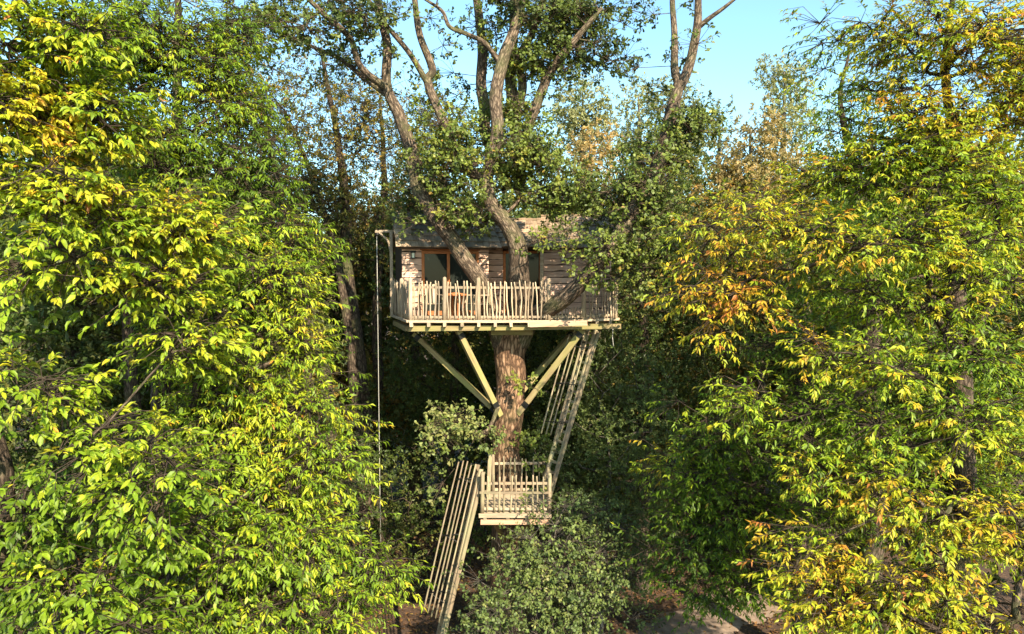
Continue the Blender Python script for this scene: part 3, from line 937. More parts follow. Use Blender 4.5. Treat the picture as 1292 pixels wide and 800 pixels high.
make_tree('young_chestnut', 'shaded deep green young chestnut leaning over the sandy path', 'tree',
          [([tp(1010, 1100, 15.2) * np.array([1, 1, 0]), tp(1005, 700, 15.2), tp(985, 580, 15.0), tp(960, 480, 14.8), tp(940, 430, 14.6)], [.2, .15, .11, .07, .03])],
          [(900, 545, 14.2, 55, 26), (880, 600, 14.0, 50, 26), (950, 580, 14.4, 60, 34), (905, 650, 14.0, 62, 36), (880, 705, 13.8, 52, 26), (945, 700, 14.0, 50, 40), (910, 735, 13.6, 40, 18), (850, 660, 14.2, 30, 24, {'lai': 2}), (960, 640, 14.4, 50, 40), (840, 590, 14.6, 20, 12, {'v': .2}), (880, 510, 14.3, 30, 14, {'v': .1, 'lai': 2})],
          'chestnut', 204, bark='dark_bark', over={'L': (.11, .165), 'v': .27, 'vs': .12, 'shape': 'lance4'}, group='sweet chestnuts around the clearing')
make_tree('chestnut_tree', 'olive chestnut crown showing sky through thin upper twigs', 'tree',
          [([tp(1105, 1000, 17.0) * np.array([1, 1, 0]), tp(1100, 600, 17), tp(1098, 350, 17), tp(1082, 230, 17), tp(1062, 130, 17), tp(1072, 60, 17)], [.36, .26, .2, .12, .06, .025])],
          [(1075, 200, 16.8, 50, 40), (1100, 130, 17, 45, 35, {'lai': 1.8}), (1055, 130, 16.8, 32, 40, {'lai': 2.2}), (1080, 260, 16.5, 80, 40), (1030, 300, 16.5, 40, 30), (1150, 330, 16.8, 90, 60), (1040, 360, 16.8, 80, 50), (1120, 450, 17, 110, 60, {'v': -.1}), (1230, 300, 17, 70, 90), (1240, 520, 17, 80, 90, {'v': -.1}), (1090, 60, 17.2, 40, 30, {'lai': .8})],
          'chestnut', 205, bark='dark_bark', twigs=False, over={'v': .40, 'lai': 2.5, 'k': 8, 'shape': 'obov'}, group='sweet chestnuts around the clearing')

# ------------------------------------------------------------------ shrubs at the foot of the oak
make_tree('oak_sapling', 'bushy grey green oak sapling in front of the lower landing', 'shrub',
          [([(.55, 15.6, -.1), (.58, 15.55, 1.0), (.7, 15.5, 2.2), (.8, 15.5, 3.6), (.85, 15.5, 4.6)], [.10, .085, .065, .045, .02])],
          [(700, 668, 15.4, 45, 24, {'v': .05}), (650, 690, 15.0, 36, 26), (730, 710, 15.0, 56, 34), (670, 745, 14.7, 50, 36, {'v': .1}), (750, 760, 15.0, 50, 34), (640, 780, 14.6, 40, 36, {'v': .08}), (790, 720, 15.4, 30, 30, {'v': -.1}), (700, 800, 14.7, 60, 30), (735, 640, 16.0, 40, 22, {'v': -.1}), (720, 860, 15, 90, 50, {'lai': 1.5}), (612, 735, 14.9, 16, 12, {'lai': 2.5}), (600, 790, 14.6, 12, 16, {'lai': 2.5}), (812, 690, 15.6, 22, 10, {'lai': 2.2, 'v': -.1}), (690, 640, 15.9, 14, 12, {'lai': 2.2}), (765, 665, 15.9, 30, 14, {'lai': 2.6, 'v': -.1}), (800, 760, 15.3, 26, 12, {'lai': 2.4, 'v': -.1})],
          'oak', 301, over={'pal': PAL_SHRUB, 'v': .56, 'lai': 3.7, 'clus': .62, 'k': 9, 'L': (.08, .12)}, bark='grey_bark', limb_min=.04)
make_tree('hawthorn_bush', 'dusky grey leaved bush filling the shade under the upper ladder', 'shrub',
          [([(2.6, 19.6, -.1), (2.6, 19.5, 1.5), (2.7, 19.4, 3.4), (2.8, 19.3, 5.4), (2.7, 19.3, 7.0)], [.14, .11, .085, .05, .02])],
          [(740, 560, 19.2, 45, 40), (790, 545, 19.0, 50, 40), (770, 600, 18.6, 60, 38), (820, 610, 18.8, 42, 44), (745, 500, 19.4, 40, 40), (790, 480, 19.6, 45, 40), (800, 670, 18.5, 50, 40), (750, 650, 18.5, 45, 30), (840, 690, 18.6, 30, 36), (710, 590, 19.0, 25, 34), (780, 430, 19.8, 40, 34), (830, 540, 19.4, 30, 50)],
          'oak', 302, over={'pal': PAL_SHRUB, 'v': .55, 'lai': 2.4, 'L': (.075, .115), 'k': 10, 'shape': 'fold'}, twigs=False, bark='grey_bark', limb_min=.05)

#@@MID
# ------------------------------------------------------------------ trees of the wood around, nearest ring
make_tree('ivy_clad_tree', 'dark evergreen tree close behind the deck end above the upper ladder', 'tree',
          [([(4.6, 23.5, -.1), (4.6, 23.5, 4), (4.5, 23.4, 9), (4.3, 23.3, 14)], [.3, .24, .18, .06])],
          [(830, 400, 23, 60, 60), (800, 350, 22.5, 50, 50), (860, 320, 23, 50, 50), (800, 470, 22.6, 60, 60), (720, 440, 22.8, 55, 45), (690, 520, 22.8, 50, 60), (860, 500, 23, 50, 60), (880, 420, 24, 50, 50), (770, 560, 23, 80, 60), (700, 620, 23, 70, 50), (830, 240, 23.5, 60, 50), (760, 300, 23, 50, 40)],
          'dark', 401, bark='dark_bark', twigs=False, limb_min=.06)
make_tree('holly_tree', 'dark evergreen thicket behind the oak trunk and diagonal braces', 'tree',
          [([(-2.2, 23.6, -.1), (-2.2, 23.6, 4), (-2.0, 23.5, 8), (-1.9, 23.4, 11.5)], [.26, .2, .14, .05])],
          [(550, 460, 23, 60, 45), (600, 430, 23, 40, 40), (520, 520, 23, 50, 50), (580, 560, 23, 70, 60), (520, 440, 23.4, 36, 50), (640, 420, 23.5, 40, 50), (500, 610, 23, 50, 60), (580, 640, 23, 70, 50), (540, 380, 23.5, 50, 40), (510, 300, 24, 40, 50), (640, 560, 23.4, 50, 80), (520, 690, 22.5, 50, 40, {'v': .2, 'lai': 1.6})],
          'dark', 402, bark='dark_bark', twigs=False, limb_min=.06)
make_tree('holly_tree', 'dark evergreen thicket behind the tiered chestnut', 'tree',
          [([(-6.0, 19.5, -.1), (-6.0, 19.5, 4), (-5.9, 19.4, 8), (-5.8, 19.4, 12)], [.26, .2, .14, .05])],
          [(380, 440, 19.5, 40, 60), (330, 520, 19, 70, 60), (400, 560, 19, 50, 50), (420, 640, 19, 60, 60), (300, 620, 19, 80, 70), (350, 380, 19.5, 60, 50, {'v': .2}), (450, 600, 20, 40, 60), (250, 480, 19, 60, 70), (150, 420, 18, 90, 80), (100, 560, 17, 100, 80), (180, 640, 16, 90, 60), (60, 480, 17, 70, 60)],
          'dark', 403, bark='dark_bark', twigs=False, limb_min=.06, over={'lai': 1.5})
ash_over = {'pal': PAL_AUT, 'L': (.10, .15), 'lai': 2.1, 'v': .48}
make_tree('slender_tree', 'slender tree with twin trunks beside the hoist rope', 'tree',
          [([tp(466, 820, 24) * np.array([1, 1, 0]), tp(461, 540, 24), tp(448, 430, 24), tp(440, 350, 24), tp(436, 250, 24), tp(420, 150, 24), tp(405, 60, 24)], [.36, .27, .25, .22, .17, .11, .05]),
           ([tp(455, 560, 23.8), tp(446, 480, 23.7), tp(437, 400, 23.6), tp(424, 320, 23.5), tp(392, 220, 23.4), tp(360, 140, 23.2)], [.2, .17, .15, .13, .09, .04])],
          [(420, 140, 24, 50, 40), (380, 180, 23.6, 50, 36), (440, 210, 24, 45, 36), (350, 130, 23.4, 40, 36), (400, 250, 23.8, 50, 30), (470, 170, 24.4, 36, 40), (350, 240, 23, 50, 34), (460, 260, 24, 40, 30, {'lai': 2}), (400, 90, 24, 36, 28)],
          'far', 404, over=ash_over, bark='dark_bark', limb_min=.04)
make_tree('slender_tree', 'slender leaning tree between the tiered chestnut and the twin trunks', 'tree',
          [([tp(425, 860, 22) * np.array([1, 1, 0]), tp(415, 520, 22), tp(398, 430, 22), tp(378, 340, 22), tp(350, 230, 22), tp(330, 120, 22)], [.28, .2, .18, .15, .1, .04])],
          [(340, 160, 22, 50, 40), (310, 110, 22, 50, 40), (370, 250, 22, 55, 40, {'lai': 2}), (330, 300, 22, 50, 40, {'lai': 2}), (290, 60, 22, 50, 40)],
          'far', 405, over=ash_over, bark='dark_bark', limb_min=.04)
make_tree('slender_tree', 'slender straight tree just behind the hoist post', 'tree',
          [([tp(480, 800, 26) * np.array([1, 1, 0]), tp(478, 560, 26), tp(476, 430, 26), tp(478, 330, 26), tp(484, 230, 26), tp(480, 120, 26)], [.26, .2, .18, .16, .12, .05])],
          [(480, 200, 26, 40, 50), (500, 270, 26, 40, 50, {'lai': 2.4}), (450, 290, 26, 40, 50, {'lai': 2}), (520, 160, 26, 36, 40), (440, 130, 26, 36, 40, {'lai': 1.2})],
          'far', 406, over=dict(ash_over, v=.4), bark='dark_bark', limb_min=.04)
make_tree('beech_tree', 'leafy dark beech behind the golden tinged chestnut', 'tree',
          [([(9.5, 22, -.1), (9.5, 22, 5), (9.4, 22, 10), (9.3, 22, 14)], [.4, .3, .2, .06])],
          [(960, 400, 22, 70, 60), (1050, 420, 21.5, 80, 70), (1000, 500, 21.5, 80, 60), (900, 470, 22.5, 50, 60), (1120, 350, 22, 90, 70), (1200, 450, 21, 90, 90), (930, 330, 22, 60, 50), (1000, 300, 22.5, 70, 50), (1080, 560, 20.5, 90, 50), (1230, 600, 20, 90, 80)],
          'dark', 407, bark='dark_bark', twigs=False, limb_min=.06, over={'v': .7, 'lai': 1.6})

#@@FAR
# ------------------------------------------------------------------ far trees on the skyline
def far_tree(name, label, px, top, Y, wid, pal, seed, v=.5, lai=3.2, L=(.19, .27), group='trees on the skyline behind'):
    x = (px - 646) / ppm(Y)
    zt = EYE + (350 - top) / ppm(Y)
    rw = wid / ppm(Y)
    rng = np.random.default_rng(seed)
    bl = []
    for k in range(24):
        h = rng.uniform(.18, .95)
        w = rw * math.sin(min(1, (1.06 - h) * 1.35) * math.pi / 2) * .75
        a = rng.uniform(0, 2 * math.pi)
        q = rng.uniform(.2, 1) * w
        r_ = rw * rng.uniform(.32, .5) * (1.15 - .45 * h)
        bl.append(((x + q * math.cos(a), Y + q * math.sin(a), zt * h), (r_, r_, r_ * .95)))
    for k in range(6):
        h = rng.uniform(.84, 1)
        r_ = rw * rng.uniform(.12, .2)
        bl.append(((x + rng.uniform(-.5, .5) * rw * (1.3 - h), Y + rng.uniform(-.3, .3) * rw, zt * h - r_ * .6), (r_ * .8, r_ * .8, r_ * 1.6)))
    return make_tree(name, label, 'tree', [([(x, Y, -.1), (x + .1, Y, zt * .4), (x, Y, zt * .75), (x - .1, Y, zt * .95)], [.4, .3, .17, .05])], bl, 'far', seed,
                     over=dict(pal=pal, v=v, lai=lai, L=L, cr=.75), bark='grey_bark', limb_min=9, pixel=False, twigs=False, group=group, trunk_seg=10)


far_tree('willow_tree', 'silvery willow on the skyline rising above the copper brown tree', 735, 98, 44, 75, PAL_SILV, 501)
far_tree('willow_tree', 'low silvery willow between the copper brown tree and the forked oak limb', 805, 104, 47, 62, PAL_SILV, 508)
far_tree('willow_tree', 'silvery willow on the skyline behind the forked oak limb', 855, 100, 46, 56, PAL_SILV, 502)
far_tree('willow_tree', 'silvery willow with the tallest crown on the skyline by open sky', 985, 72, 46, 68, PAL_SILV, 503)
far_tree('copper_tree', 'copper brown tree showing between oak boughs above the deck', 745, 152, 37, 60, PAL_BROWN, 504, v=.75)
far_tree('copper_tree', 'tawny fading tree below the silvery crowns by open sky', 945, 148, 36, 85, PAL_BROWN, 505, v=.45)
far_tree('olive_tree', 'small olive toned tree in the dip of the skyline', 905, 128, 50, 40, PAL_SILV, 506, v=.2)
far_tree('copper_tree', 'russet tree rising beyond the golden tinged chestnut', 1290, 40, 40, 70, PAL_BROWN, 507, v=.6)

# the wood behind: a few kinds of tree, many individuals
protos = []
for k, (pal, v, h) in enumerate(((PAL_DARK, .75, 13), (PAL_AUT, .25, 14), (PAL_OAK, .55, 15), (PAL_AUT, .55, 14))):
    rng = np.random.default_rng(600 + k)
    bl = []
    for q in range(18):
        hh = rng.uniform(.15, .95)
        w = 3.4 * math.sin(min(1, (1.1 - hh) * 1.5) * math.pi / 2)
        a = rng.uniform(0, 6.28)
        rr = rng.uniform(.9, 1.6)
        bl.append(((w * .8 * math.cos(a), w * .8 * math.sin(a), hh * h), (rr, rr, rr)))
    lab = ['dark green woodland tree standing deep in the shade', 'olive woodland tree with turning leaves', 'mid green woodland tree with full crown', 'rusty woodland tree in autumn leaf'][k]
    t = make_tree('woodland_tree', lab, 'tree', [([(0, 0, -.1), (.1, 0, h * .4), (0, .1, h * .75), (-.1, 0, h * .97)], [.3, .22, .13, .04])], bl, 'far', 600 + k,
                  over=dict(pal=pal, v=v, lai=3.4, L=(.18, .27), cr=.8), bark='dark_bark', limb_min=9, pixel=False, twigs=False, group='woodland trees behind the clearing', trunk_seg=9)
    protos.append(t)
WOOD_LABEL = [t['label'] for t in protos]


def copy_tree(o, parent=None):
    c = o.copy()
    COL.objects.link(c)
    c.parent = parent
    for ch in o.children:
        copy_tree(ch, c)
    return c


rng = random.Random(31)
spots = []
for row, (Y, n, wid) in enumerate(((28, 11, 19), (34, 11, 24), (42, 11, 29))):
    for k in range(n):
        X = -wid + 2 * wid * (k + .5) / n + rng.uniform(-1, 1)
        spots.append((X, Y + rng.uniform(-2.2, 2.2), row))
own = {(13, 21): 'woodland tree filling the gap right behind the golden tinged chestnut', (-13, 20): 'woodland tree far behind the broad lime green chestnut',
       (-11, 24): 'woodland tree between the broad chestnut and the leaning slender tree', (14, 26): 'woodland tree beyond the bend of the sandy path',
       (17, 17): 'woodland tree beside the outer boughs of the golden tinged chestnut', (-9.5, 17): 'shaded woodland tree directly behind the broad lime green chestnut'}
spots += [(a, b, 0) for a, b in own]
used = set()
for i, (X, Y, row) in enumerate(spots):
    k = rng.choice((0, 0, 1, 2, 3)) if row < 2 else rng.choice((0, 1, 2, 3))
    src = protos[k]
    o = src if k not in used else copy_tree(src)
    o['label'] = WOOD_LABEL[k]
    used.add(k)
    if (X, Y) in own:
        o['label'] = own[(X, Y)]
    px = 646 + X * ppm(Y)
    # height limit so that the skyline stays where it is
    lim = (120 if px <= 300 else 195) if px < 560 else (185 if px < 1010 else 105)
    zt = EYE + (350 - lim) / ppm(Y)
    s_ = min(1.45, zt / 15.0) * rng.uniform(.86, 1.0)
    o.location = (X, Y, 0)
    o.rotation_euler = (0, 0, rng.uniform(0, 6.28))
    o.scale = (max(s_, .9), max(s_, .9), s_)

#@@HOUSE
# ------------------------------------------------------------------ tree house
DZ = 9.90                                     # top of the deck boards
house = thing('tree_house', 'wooden tree house with shingled roof and stick railed deck in the oak', 'tree house', (-.1, OY, DZ))
rng = random.Random(5)
A, B, C_, D, E_, F_ = [np.array(p) for p in ((-3.5, 19.9), (-2.6, 17.2), (.95, 17.2), (2.8, 18.1), (2.95, 22.0), (-3.6, 22.0))]
poly = [A, B, C_, D, E_, F_]


def xrange(y):
    xs = []
    for p, q in zip(poly, poly[1:] + poly[:1]):
        if (p[1] - y) * (q[1] - y) < 0:
            t = (y - p[1]) / (q[1] - p[1])
            xs.append(p[0] + (q[0] - p[0]) * t)
    return (min(xs), max(xs)) if xs else None


def empty_part(name, parent, loc):
    o = link(name, None, parent, loc)
    o.empty_display_size = .1
    return o


deck = link('deck', box_mesh('deck', 4.6, 2.6, .03, M['darkwood']), house, (-.25, 20.1, DZ - .06))
y = 17.26
while y < 21.95:
    xr = xrange(y)
    if xr:
        x0, x1 = xr
        me = box_mesh('deck_board', x1 - x0 - .05, .128, .036, M['deckwood'], .004, rng)
        link('deck_board', me, deck, ((x0 + x1) / 2, y, DZ - .018 + rng.uniform(-.003, .003)))
    y += .137
# joists run front to back and show their ends above the beam
for px in (519, 541, 561, 583, 604, 625, 645, 668, 692, 716, 737, 757, 776):
    x = (px - 646) / ppm(17.15)
    y0 = 17.12 if x < .95 else 17.12 + (x - .95) * .48
    beam('joist', (x, y0 - rng.uniform(0, .05), DZ - .088), (x, 21.6, DZ - .088), .075, .10, M['stick'], deck)
# edge trim
for p, q in ((A, B), (B, C_), (C_, D), (D, E_)):
    d = (q - p) / np.linalg.norm(q - p)
    n_ = np.array([d[1], -d[0]])
    a_, b_ = p + n_ * .035, q + n_ * .035
    beam('edge_board', (a_[0], a_[1], DZ - .008), (b_[0], b_[1], DZ - .008), .055, .055, M['stick'], deck)
beam('beam', tp(516, 414.5, 17.30), tp(783, 411.5, 17.42), .15, .13, M['timber'], deck)
beam('beam', (-3.3, 20.3, DZ - .22), (3.0, 20.3, DZ - .22), .15, .13, M['timber'], deck)
beam('beam', (-3.42, 19.95, DZ - .22), (-2.68, 17.55, DZ - .22), .14, .13, M['timber'], deck)
beam('beam', (-.55, 18.1, DZ - .36), (.55, 18.0, DZ - .36), .14, .13, M['timber'], deck)
beam('fascia_board', tp(668, 409.5, 17.08), tp(741, 407.5, 17.08), .04, .13, M['red_board'], deck).rotation_euler.rotate_axis('Z', 0)
# diagonal braces
for p, q, w in ((tp(522, 421, 18.7), tp(634, 527, 18.3), .13), (tp(578, 417, 17.5), tp(631, 524, 18.12), .145), (tp(736, 416, 17.6), tp(654, 522, 18.15), .15), (tp(724, 418, 19.8), tp(656, 496, 18.75), .13)):
    br = beam('brace', p, q, w, w, M['timber'], house, .006)
    pv, qv = np.array(p), np.array(q)
    dq = norm(qv - pv)
    for f_, l_ in ((qv - dq * .34, .16), (pv + dq * .16, .14)):
        beam('bracket', f_ - dq * l_ / 2, f_ + dq * l_ / 2, w + .016, w + .016, M['metal'], house)


# railing: posts, two rails, wavy peeled sticks
def stick_mesh(h, r, seed, mat='stick', wav=.017):
    g = random.Random(seed)
    ph = [g.uniform(0, 6.28) for _ in range(4)]
    n = 9
    P, rad = [], []
    for k in range(n):
        t = k / (n - 1)
        P.append((wav * (math.sin(ph[0] + t * 4.2) + .5 * math.sin(ph[1] + t * 9)), wav * .7 * math.sin(ph[2] + t * 5), t * h))
        rad.append(r * (1 - .22 * t + .12 * math.sin(ph[3] + t * 11)))
    return Tubes().add(P, rad, 7, .08, seed).mesh('baluster', M[mat])


def post_mesh(h, r, seed, mat='stick'):
    P = [(0, 0, t * h) for t in (0, .3, .6, .93, .985, 1)]
    return Tubes().add(P, [r, r * .98, r * .97, r * .96, r * .8, r * .4], 12, .05, seed).mesh('post', M[mat])


sticks = [stick_mesh(1, .0195, 30 + k) for k in range(12)]
posts = [post_mesh(1.0, .055, 60 + k) for k in range(3)]


def rail_run(parent, p, q, z, h, post_ts, gap=.102, cut=None, stk=sticks, pst=posts, post_h=1.09, low=.10, rtop=.13, g=rng):
    p, q = np.asarray(p, float), np.asarray(q, float)
    ln = np.linalg.norm(q - p)
    ang = math.atan2(q[1] - p[1], q[0] - p[0])
    for t in post_ts:
        c = p + (q - p) * t
        link('post', g.choice(pst), parent, (c[0], c[1], z), (g.uniform(-.015, .015), g.uniform(-.015, .015), g.uniform(0, 6)), (1, 1, post_h * g.uniform(.98, 1.02)))
    n_ = np.array([(q - p)[1], -(q - p)[0]]) / ln
    for zz in (low, h - rtop):
        segs = [(0, 1)]
        if cut and zz > cut[2]:
            segs = [(0, cut[0]), (cut[1], 1)]
        for s0, s1 in segs:
            if s1 - s0 < .02:
                continue
            a, b = p + (q - p) * s0 - n_ * .03, p + (q - p) * s1 - n_ * .03
            beam('rail', (a[0], a[1], z + zz + g.uniform(-.01, .01)), (b[0], b[1], z + zz + g.uniform(-.01, .01)), .034, .06, M['stick'], parent)
    k = int(ln / gap)
    for i in range(1, k):
        t = (i + g.uniform(-.18, .18)) / k
        if any(abs(t - s) * ln < .055 for s in post_ts):
            continue
        c = p + (q - p) * t + n_ * .012
        hh = h * g.uniform(.95, 1.04)
        if cut and cut[0] < t < cut[1]:
            hh = cut[2] + (t - cut[0]) * .05
        link('baluster', g.choice(stk), parent, (c[0], c[1], z + .02), (g.uniform(-.03, .03), g.uniform(-.035, .035), g.uniform(0, 6.28)), (g.uniform(.8, 1.25),) * 2 + (hh,))


railing = empty_part('railing', house, (0, 17.2, DZ))
ins = .05
rail_run(railing, (-3.44, 19.85), (-2.57, 17.25), DZ, .97, (0, .5), gap=.088)
rail_run(railing, (-2.57, 17.25), (.94, 17.25), DZ, .97, (0, .245, .492, 1.0))
rail_run(railing, (.94, 17.25), (2.76, 18.13), DZ, .97, (.50, 1.0), cut=(.02, .46, .30), gap=.09)
rail_run(railing, (2.76, 18.13), (2.88, 21.6), DZ, .97, (.33, .66, 1.0), gap=.11)


# cabin wings
def wing_frame(o, ang):
    u = np.array([math.cos(ang), math.sin(ang)])
    v = np.array([-math.sin(ang), math.cos(ang)])
    def P(a, b, z):
        w = np.array(o) + u * a + v * b
        return (w[0], w[1], z)
    return P


def wavy_board(L, h, seed, mat):
    g = random.Random(seed)
    n = 14
    V, F = [], []
    ph = [g.uniform(0, 6.28) for _ in range(3)]
    for k in range(n):
        x = -L / 2 + L * k / (n - 1)
        lo = -h / 2 + .013 * math.sin(ph[0] + x * 5.1) + .008 * math.sin(ph[1] + x * 13) + .004 * math.sin(ph[2] + x * 31)
        V += [(x, -.034, lo), (x, -.004, h / 2), (x, .02, h / 2), (x, .004, lo)]
    for k in range(n - 1):
        a, b = 4 * k, 4 * k + 4
        for i in range(4):
            F.append((a + i, b + i, b + (i + 1) % 4, a + (i + 1) % 4))
    F += [(0, 1, 2, 3), (4 * n - 1, 4 * n - 2, 4 * n - 3, 4 * n - 4)]
    return mesh_np('board', V, F, mat)


def clad(parent, P, a0, a1, z0, z1, ang, bh=.178, b=0.0, seed=0):
    z = z0
    k = 0
    while z < z1 - .03:
        h = min(bh, z1 - z)
        me = wavy_board(a1 - a0, h - .02, seed * 50 + k, M['clad'])
        link('board', me, parent, P((a0 + a1) / 2, b, z + h / 2), (0, 0, ang))
        z += h
        k += 1


def slab(name, P, pts, mat, parent, thick=.03, anchor=None):
    """closed plate through four (a,b,z) corners, thickened downwards/backwards along z"""
    top = [np.array(P(*p)) for p in pts]
    n_ = norm(np.cross(top[1] - top[0], top[3] - top[0]))
    V = top + [t - n_ * thick for t in top]
    c = sum(V) / len(V)
    F = [(0, 1, 2, 3), (7, 6, 5, 4), (0, 4, 5, 1), (1, 5, 6, 2), (2, 6, 7, 3), (3, 7, 4, 0)]
    return link(name, mesh_np(name, [v - c for v in V], F, mat), parent, c)


EAVE, RIDGE = DZ + 2.02, DZ + 2.98
shing = [box_mesh('shingle', w, .36, .02, M['shingle'], .005, random.Random(90 + k)) for k, w in enumerate((.12, .14, .16, .18, .2, .15))]
SHW = (.12, .14, .16, .18, .2, .15)


def roof(P, ang, a0, a1, b_eave, b_ridge, z_e, z_r, parent, seed, flare=0.0):
    slab('roof_deck', P, [(a0, b_eave, z_e), (a1, b_eave, z_e), (a1, b_ridge, z_r), (a0, b_ridge, z_r)], M['darkwood'], parent, .05)
    g = random.Random(seed)
    ln = math.hypot(b_ridge - b_eave, z_r - z_e)
    slope = math.atan2(z_r - z_e, b_ridge - b_eave)
    rows_ = 6
    for r_ in range(rows_):
        t = (r_ + .12) / rows_
        a = a0 - .04 + g.uniform(-.03, 0)
        while a < a1 + .02:
            k = g.randrange(6)
            w = SHW[k]
            lift = .030 + g.uniform(0, .012)
            bb = b_eave + (b_ridge - b_eave) * t + .11 * math.cos(slope) - lift * math.sin(slope) + g.uniform(-.012, .012)
            zz = z_e + (z_r - z_e) * t + .11 * math.sin(slope) + lift * math.cos(slope)
            o = link('shingle', shing[k], parent, P(a + w / 2, bb, zz))
            o.rotation_euler = Euler((slope - .075 + g.uniform(-.02, .02), g.uniform(-.015, .015), ang + g.uniform(-.02, .02)), 'XYZ')
            a += w + .006
    # ridge board
    beam('ridge_board', P(a0 - .05, b_ridge, z_r + .03), P(a1, b_ridge, z_r + .03), .16, .05, M['shingle'], parent)
    # far slope
    slab('roof_deck', P, [(a1, b_ridge + (b_ridge - b_eave), z_e), (a0, b_ridge + (b_ridge - b_eave), z_e), (a0, b_ridge, z_r), (a1, b_ridge, z_r)], M['shingle'], parent, .05)


def gable(P, a, b0, b1, bm, z0, ze, zr, mat, parent, s):
    V = [np.array(P(a, b0, z0)), np.array(P(a, b1, z0)), np.array(P(a, b1, ze)), np.array(P(a, bm, zr)), np.array(P(a, b0, ze))]
    off_ = np.array(P(s * .04, 0, 0)) - np.array(P(0, 0, 0))
    V += [v + off_ for v in V]
    c = sum(V) / len(V)
    n = 5
    me = bpy.data.meshes.new('gable_wall')
    fc = [tuple(range(n)), tuple(range(2 * n - 1, n - 1, -1))] + [(i, i + n, (i + 1) % n + n, (i + 1) % n) for i in range(n)]
    me.from_pydata([tuple(v - c) for v in V], [], fc)
    me.materials.append(mat)
    return link('gable_wall', me, parent, c)


def lantern(P, a, z, ang):
    o = link('wall_lantern', box_mesh('wall_lantern', .10, .03, .20, M['metal']), house, P(a, -.04, z))
    link('lantern_cage', box_mesh('lantern_cage', .085, .085, .13, M['lampglass']), o, P(a, -.11, z - .01))
    for sx in (-1, 1):
        for sy in (-1, 1):
            link('lantern_bar', box_mesh('lantern_bar', .014, .014, .15, M['metal']), o, P(a + sx * .046, -.11 + sy * .046, z - .01))
    link('lantern_roof', box_mesh('lantern_roof', .14, .14, .035, M['metal'], .008), o, P(a, -.11, z + .085))
    link('lantern_base', box_mesh('lantern_base', .12, .12, .02, M['metal']), o, P(a, -.11, z - .095))


# left wing, turned a little towards the right
angL = R(14)
PL = wing_frame((-3.05, 18.95), angL)
wl = slab('front_wall', PL, [(0, .03, DZ + .02), (.56, .03, DZ + .02), (.56, .03, EAVE), (0, .03, EAVE)], M['darkwood'], house, .06)
clad(wl, PL, 0, .57, DZ + .03, EAVE - .04, angL, seed=1)
wl2 = slab('front_wall', PL, [(2.15, .03, DZ + .02), (2.45, .03, DZ + .02), (2.45, .03, EAVE), (2.15, .03, EAVE)], M['darkwood'], house, .06)
clad(wl2, PL, 2.14, 2.45, DZ + .03, EAVE - .04, angL, seed=2)
wl3 = slab('front_wall', PL, [(.56, .03, DZ + 1.86), (2.15, .03, DZ + 1.86), (2.15, .03, EAVE), (.56, .03, EAVE)], M['darkwood'], house, .06)
beam('lintel_board', PL(.5, -.01, DZ + 1.92), PL(2.2, -.01, DZ + 1.92), .05, .13, M['frame'], wl3)
door = empty_part('glazed_door', house, PL(1.3, 0, DZ))
for a in (.585, 1.30, 2.125):
    beam('frame', PL(a, -.005, DZ + .03), PL(a, -.005, DZ + 1.84), .075, .07, M['frame'], door)
beam('frame', PL(.55, -.012, DZ + 1.80), PL(2.16, -.012, DZ + 1.80), .07, .075, M['frame'], door)
beam('frame', PL(.55, -.012, DZ + .10), PL(2.16, -.012, DZ + .10), .07, .12, M['frame'], door)
for a0, a1 in ((.62, 1.27), (1.33, 2.09)):
    slab('pane', PL, [(a0, .02, DZ + .15), (a1, .02, DZ + .15), (a1, .02, DZ + 1.78), (a0, .02, DZ + 1.78)], M['glass'], door, .012)
gable(PL, -.0, .04, 2.3, 1.17, DZ, EAVE, RIDGE - .1, M['darkwood'], house, 1)
gable(PL, 2.45, .05, 2.3, 1.17, DZ, EAVE, RIDGE - .1, M['clad'], house, -1)
slab('back_wall', PL, [(2.4, 2.3, DZ), (0.03, 2.3, DZ), (0.03, 2.3, EAVE), (2.4, 2.3, EAVE)], M['clad'], house, .05)
slab('floor', PL, [(.03, .06, DZ + .02), (2.4, .06, DZ + .02), (2.4, 2.25, DZ + .02), (.03, 2.25, DZ + .02)], M['darkwood'], house, .015)
rl = empty_part('roof', house, PL(1.2, 1, RIDGE))
roof(PL, angL, -.12, 2.62, -.22, 1.17, EAVE - .10, RIDGE, rl, 11)
lantern(PL, .30, DZ + 1.72, angL)
# right wing, turned the other way
angR = R(-9)
PR = wing_frame((.86, 19.75), angR)
wr = slab('front_wall', PR, [(.0, .03, DZ + .02), (1.95, .03, DZ + .02), (1.95, .03, EAVE), (.0, .03, EAVE)], M['darkwood'], house, .06)
clad(wr, PR, .06, 1.95, DZ + .03, EAVE - .04, angR, seed=3)
beam('corner_post', PR(.0, -.02, DZ + .02), PR(.0, -.02, EAVE - .06), .10, .09, M['deckwood'], wr)
gable(PR, 1.95, .05, 2.2, 1.12, DZ, EAVE, RIDGE - .1, M['clad'], house, -1)
slab('back_wall', PR, [(1.9, 2.2, DZ), (0, 2.2, DZ), (0, 2.2, EAVE), (1.9, 2.2, EAVE)], M['clad'], house, .05)
rr2 = empty_part('roof', house, PR(1, 1, RIDGE))
roof(PR, angR, -.1, 2.12, -.22, 1.15, EAVE - .10, RIDGE - .04, rr2, 12)
lantern(PR, .62, DZ + 1.66, angR)
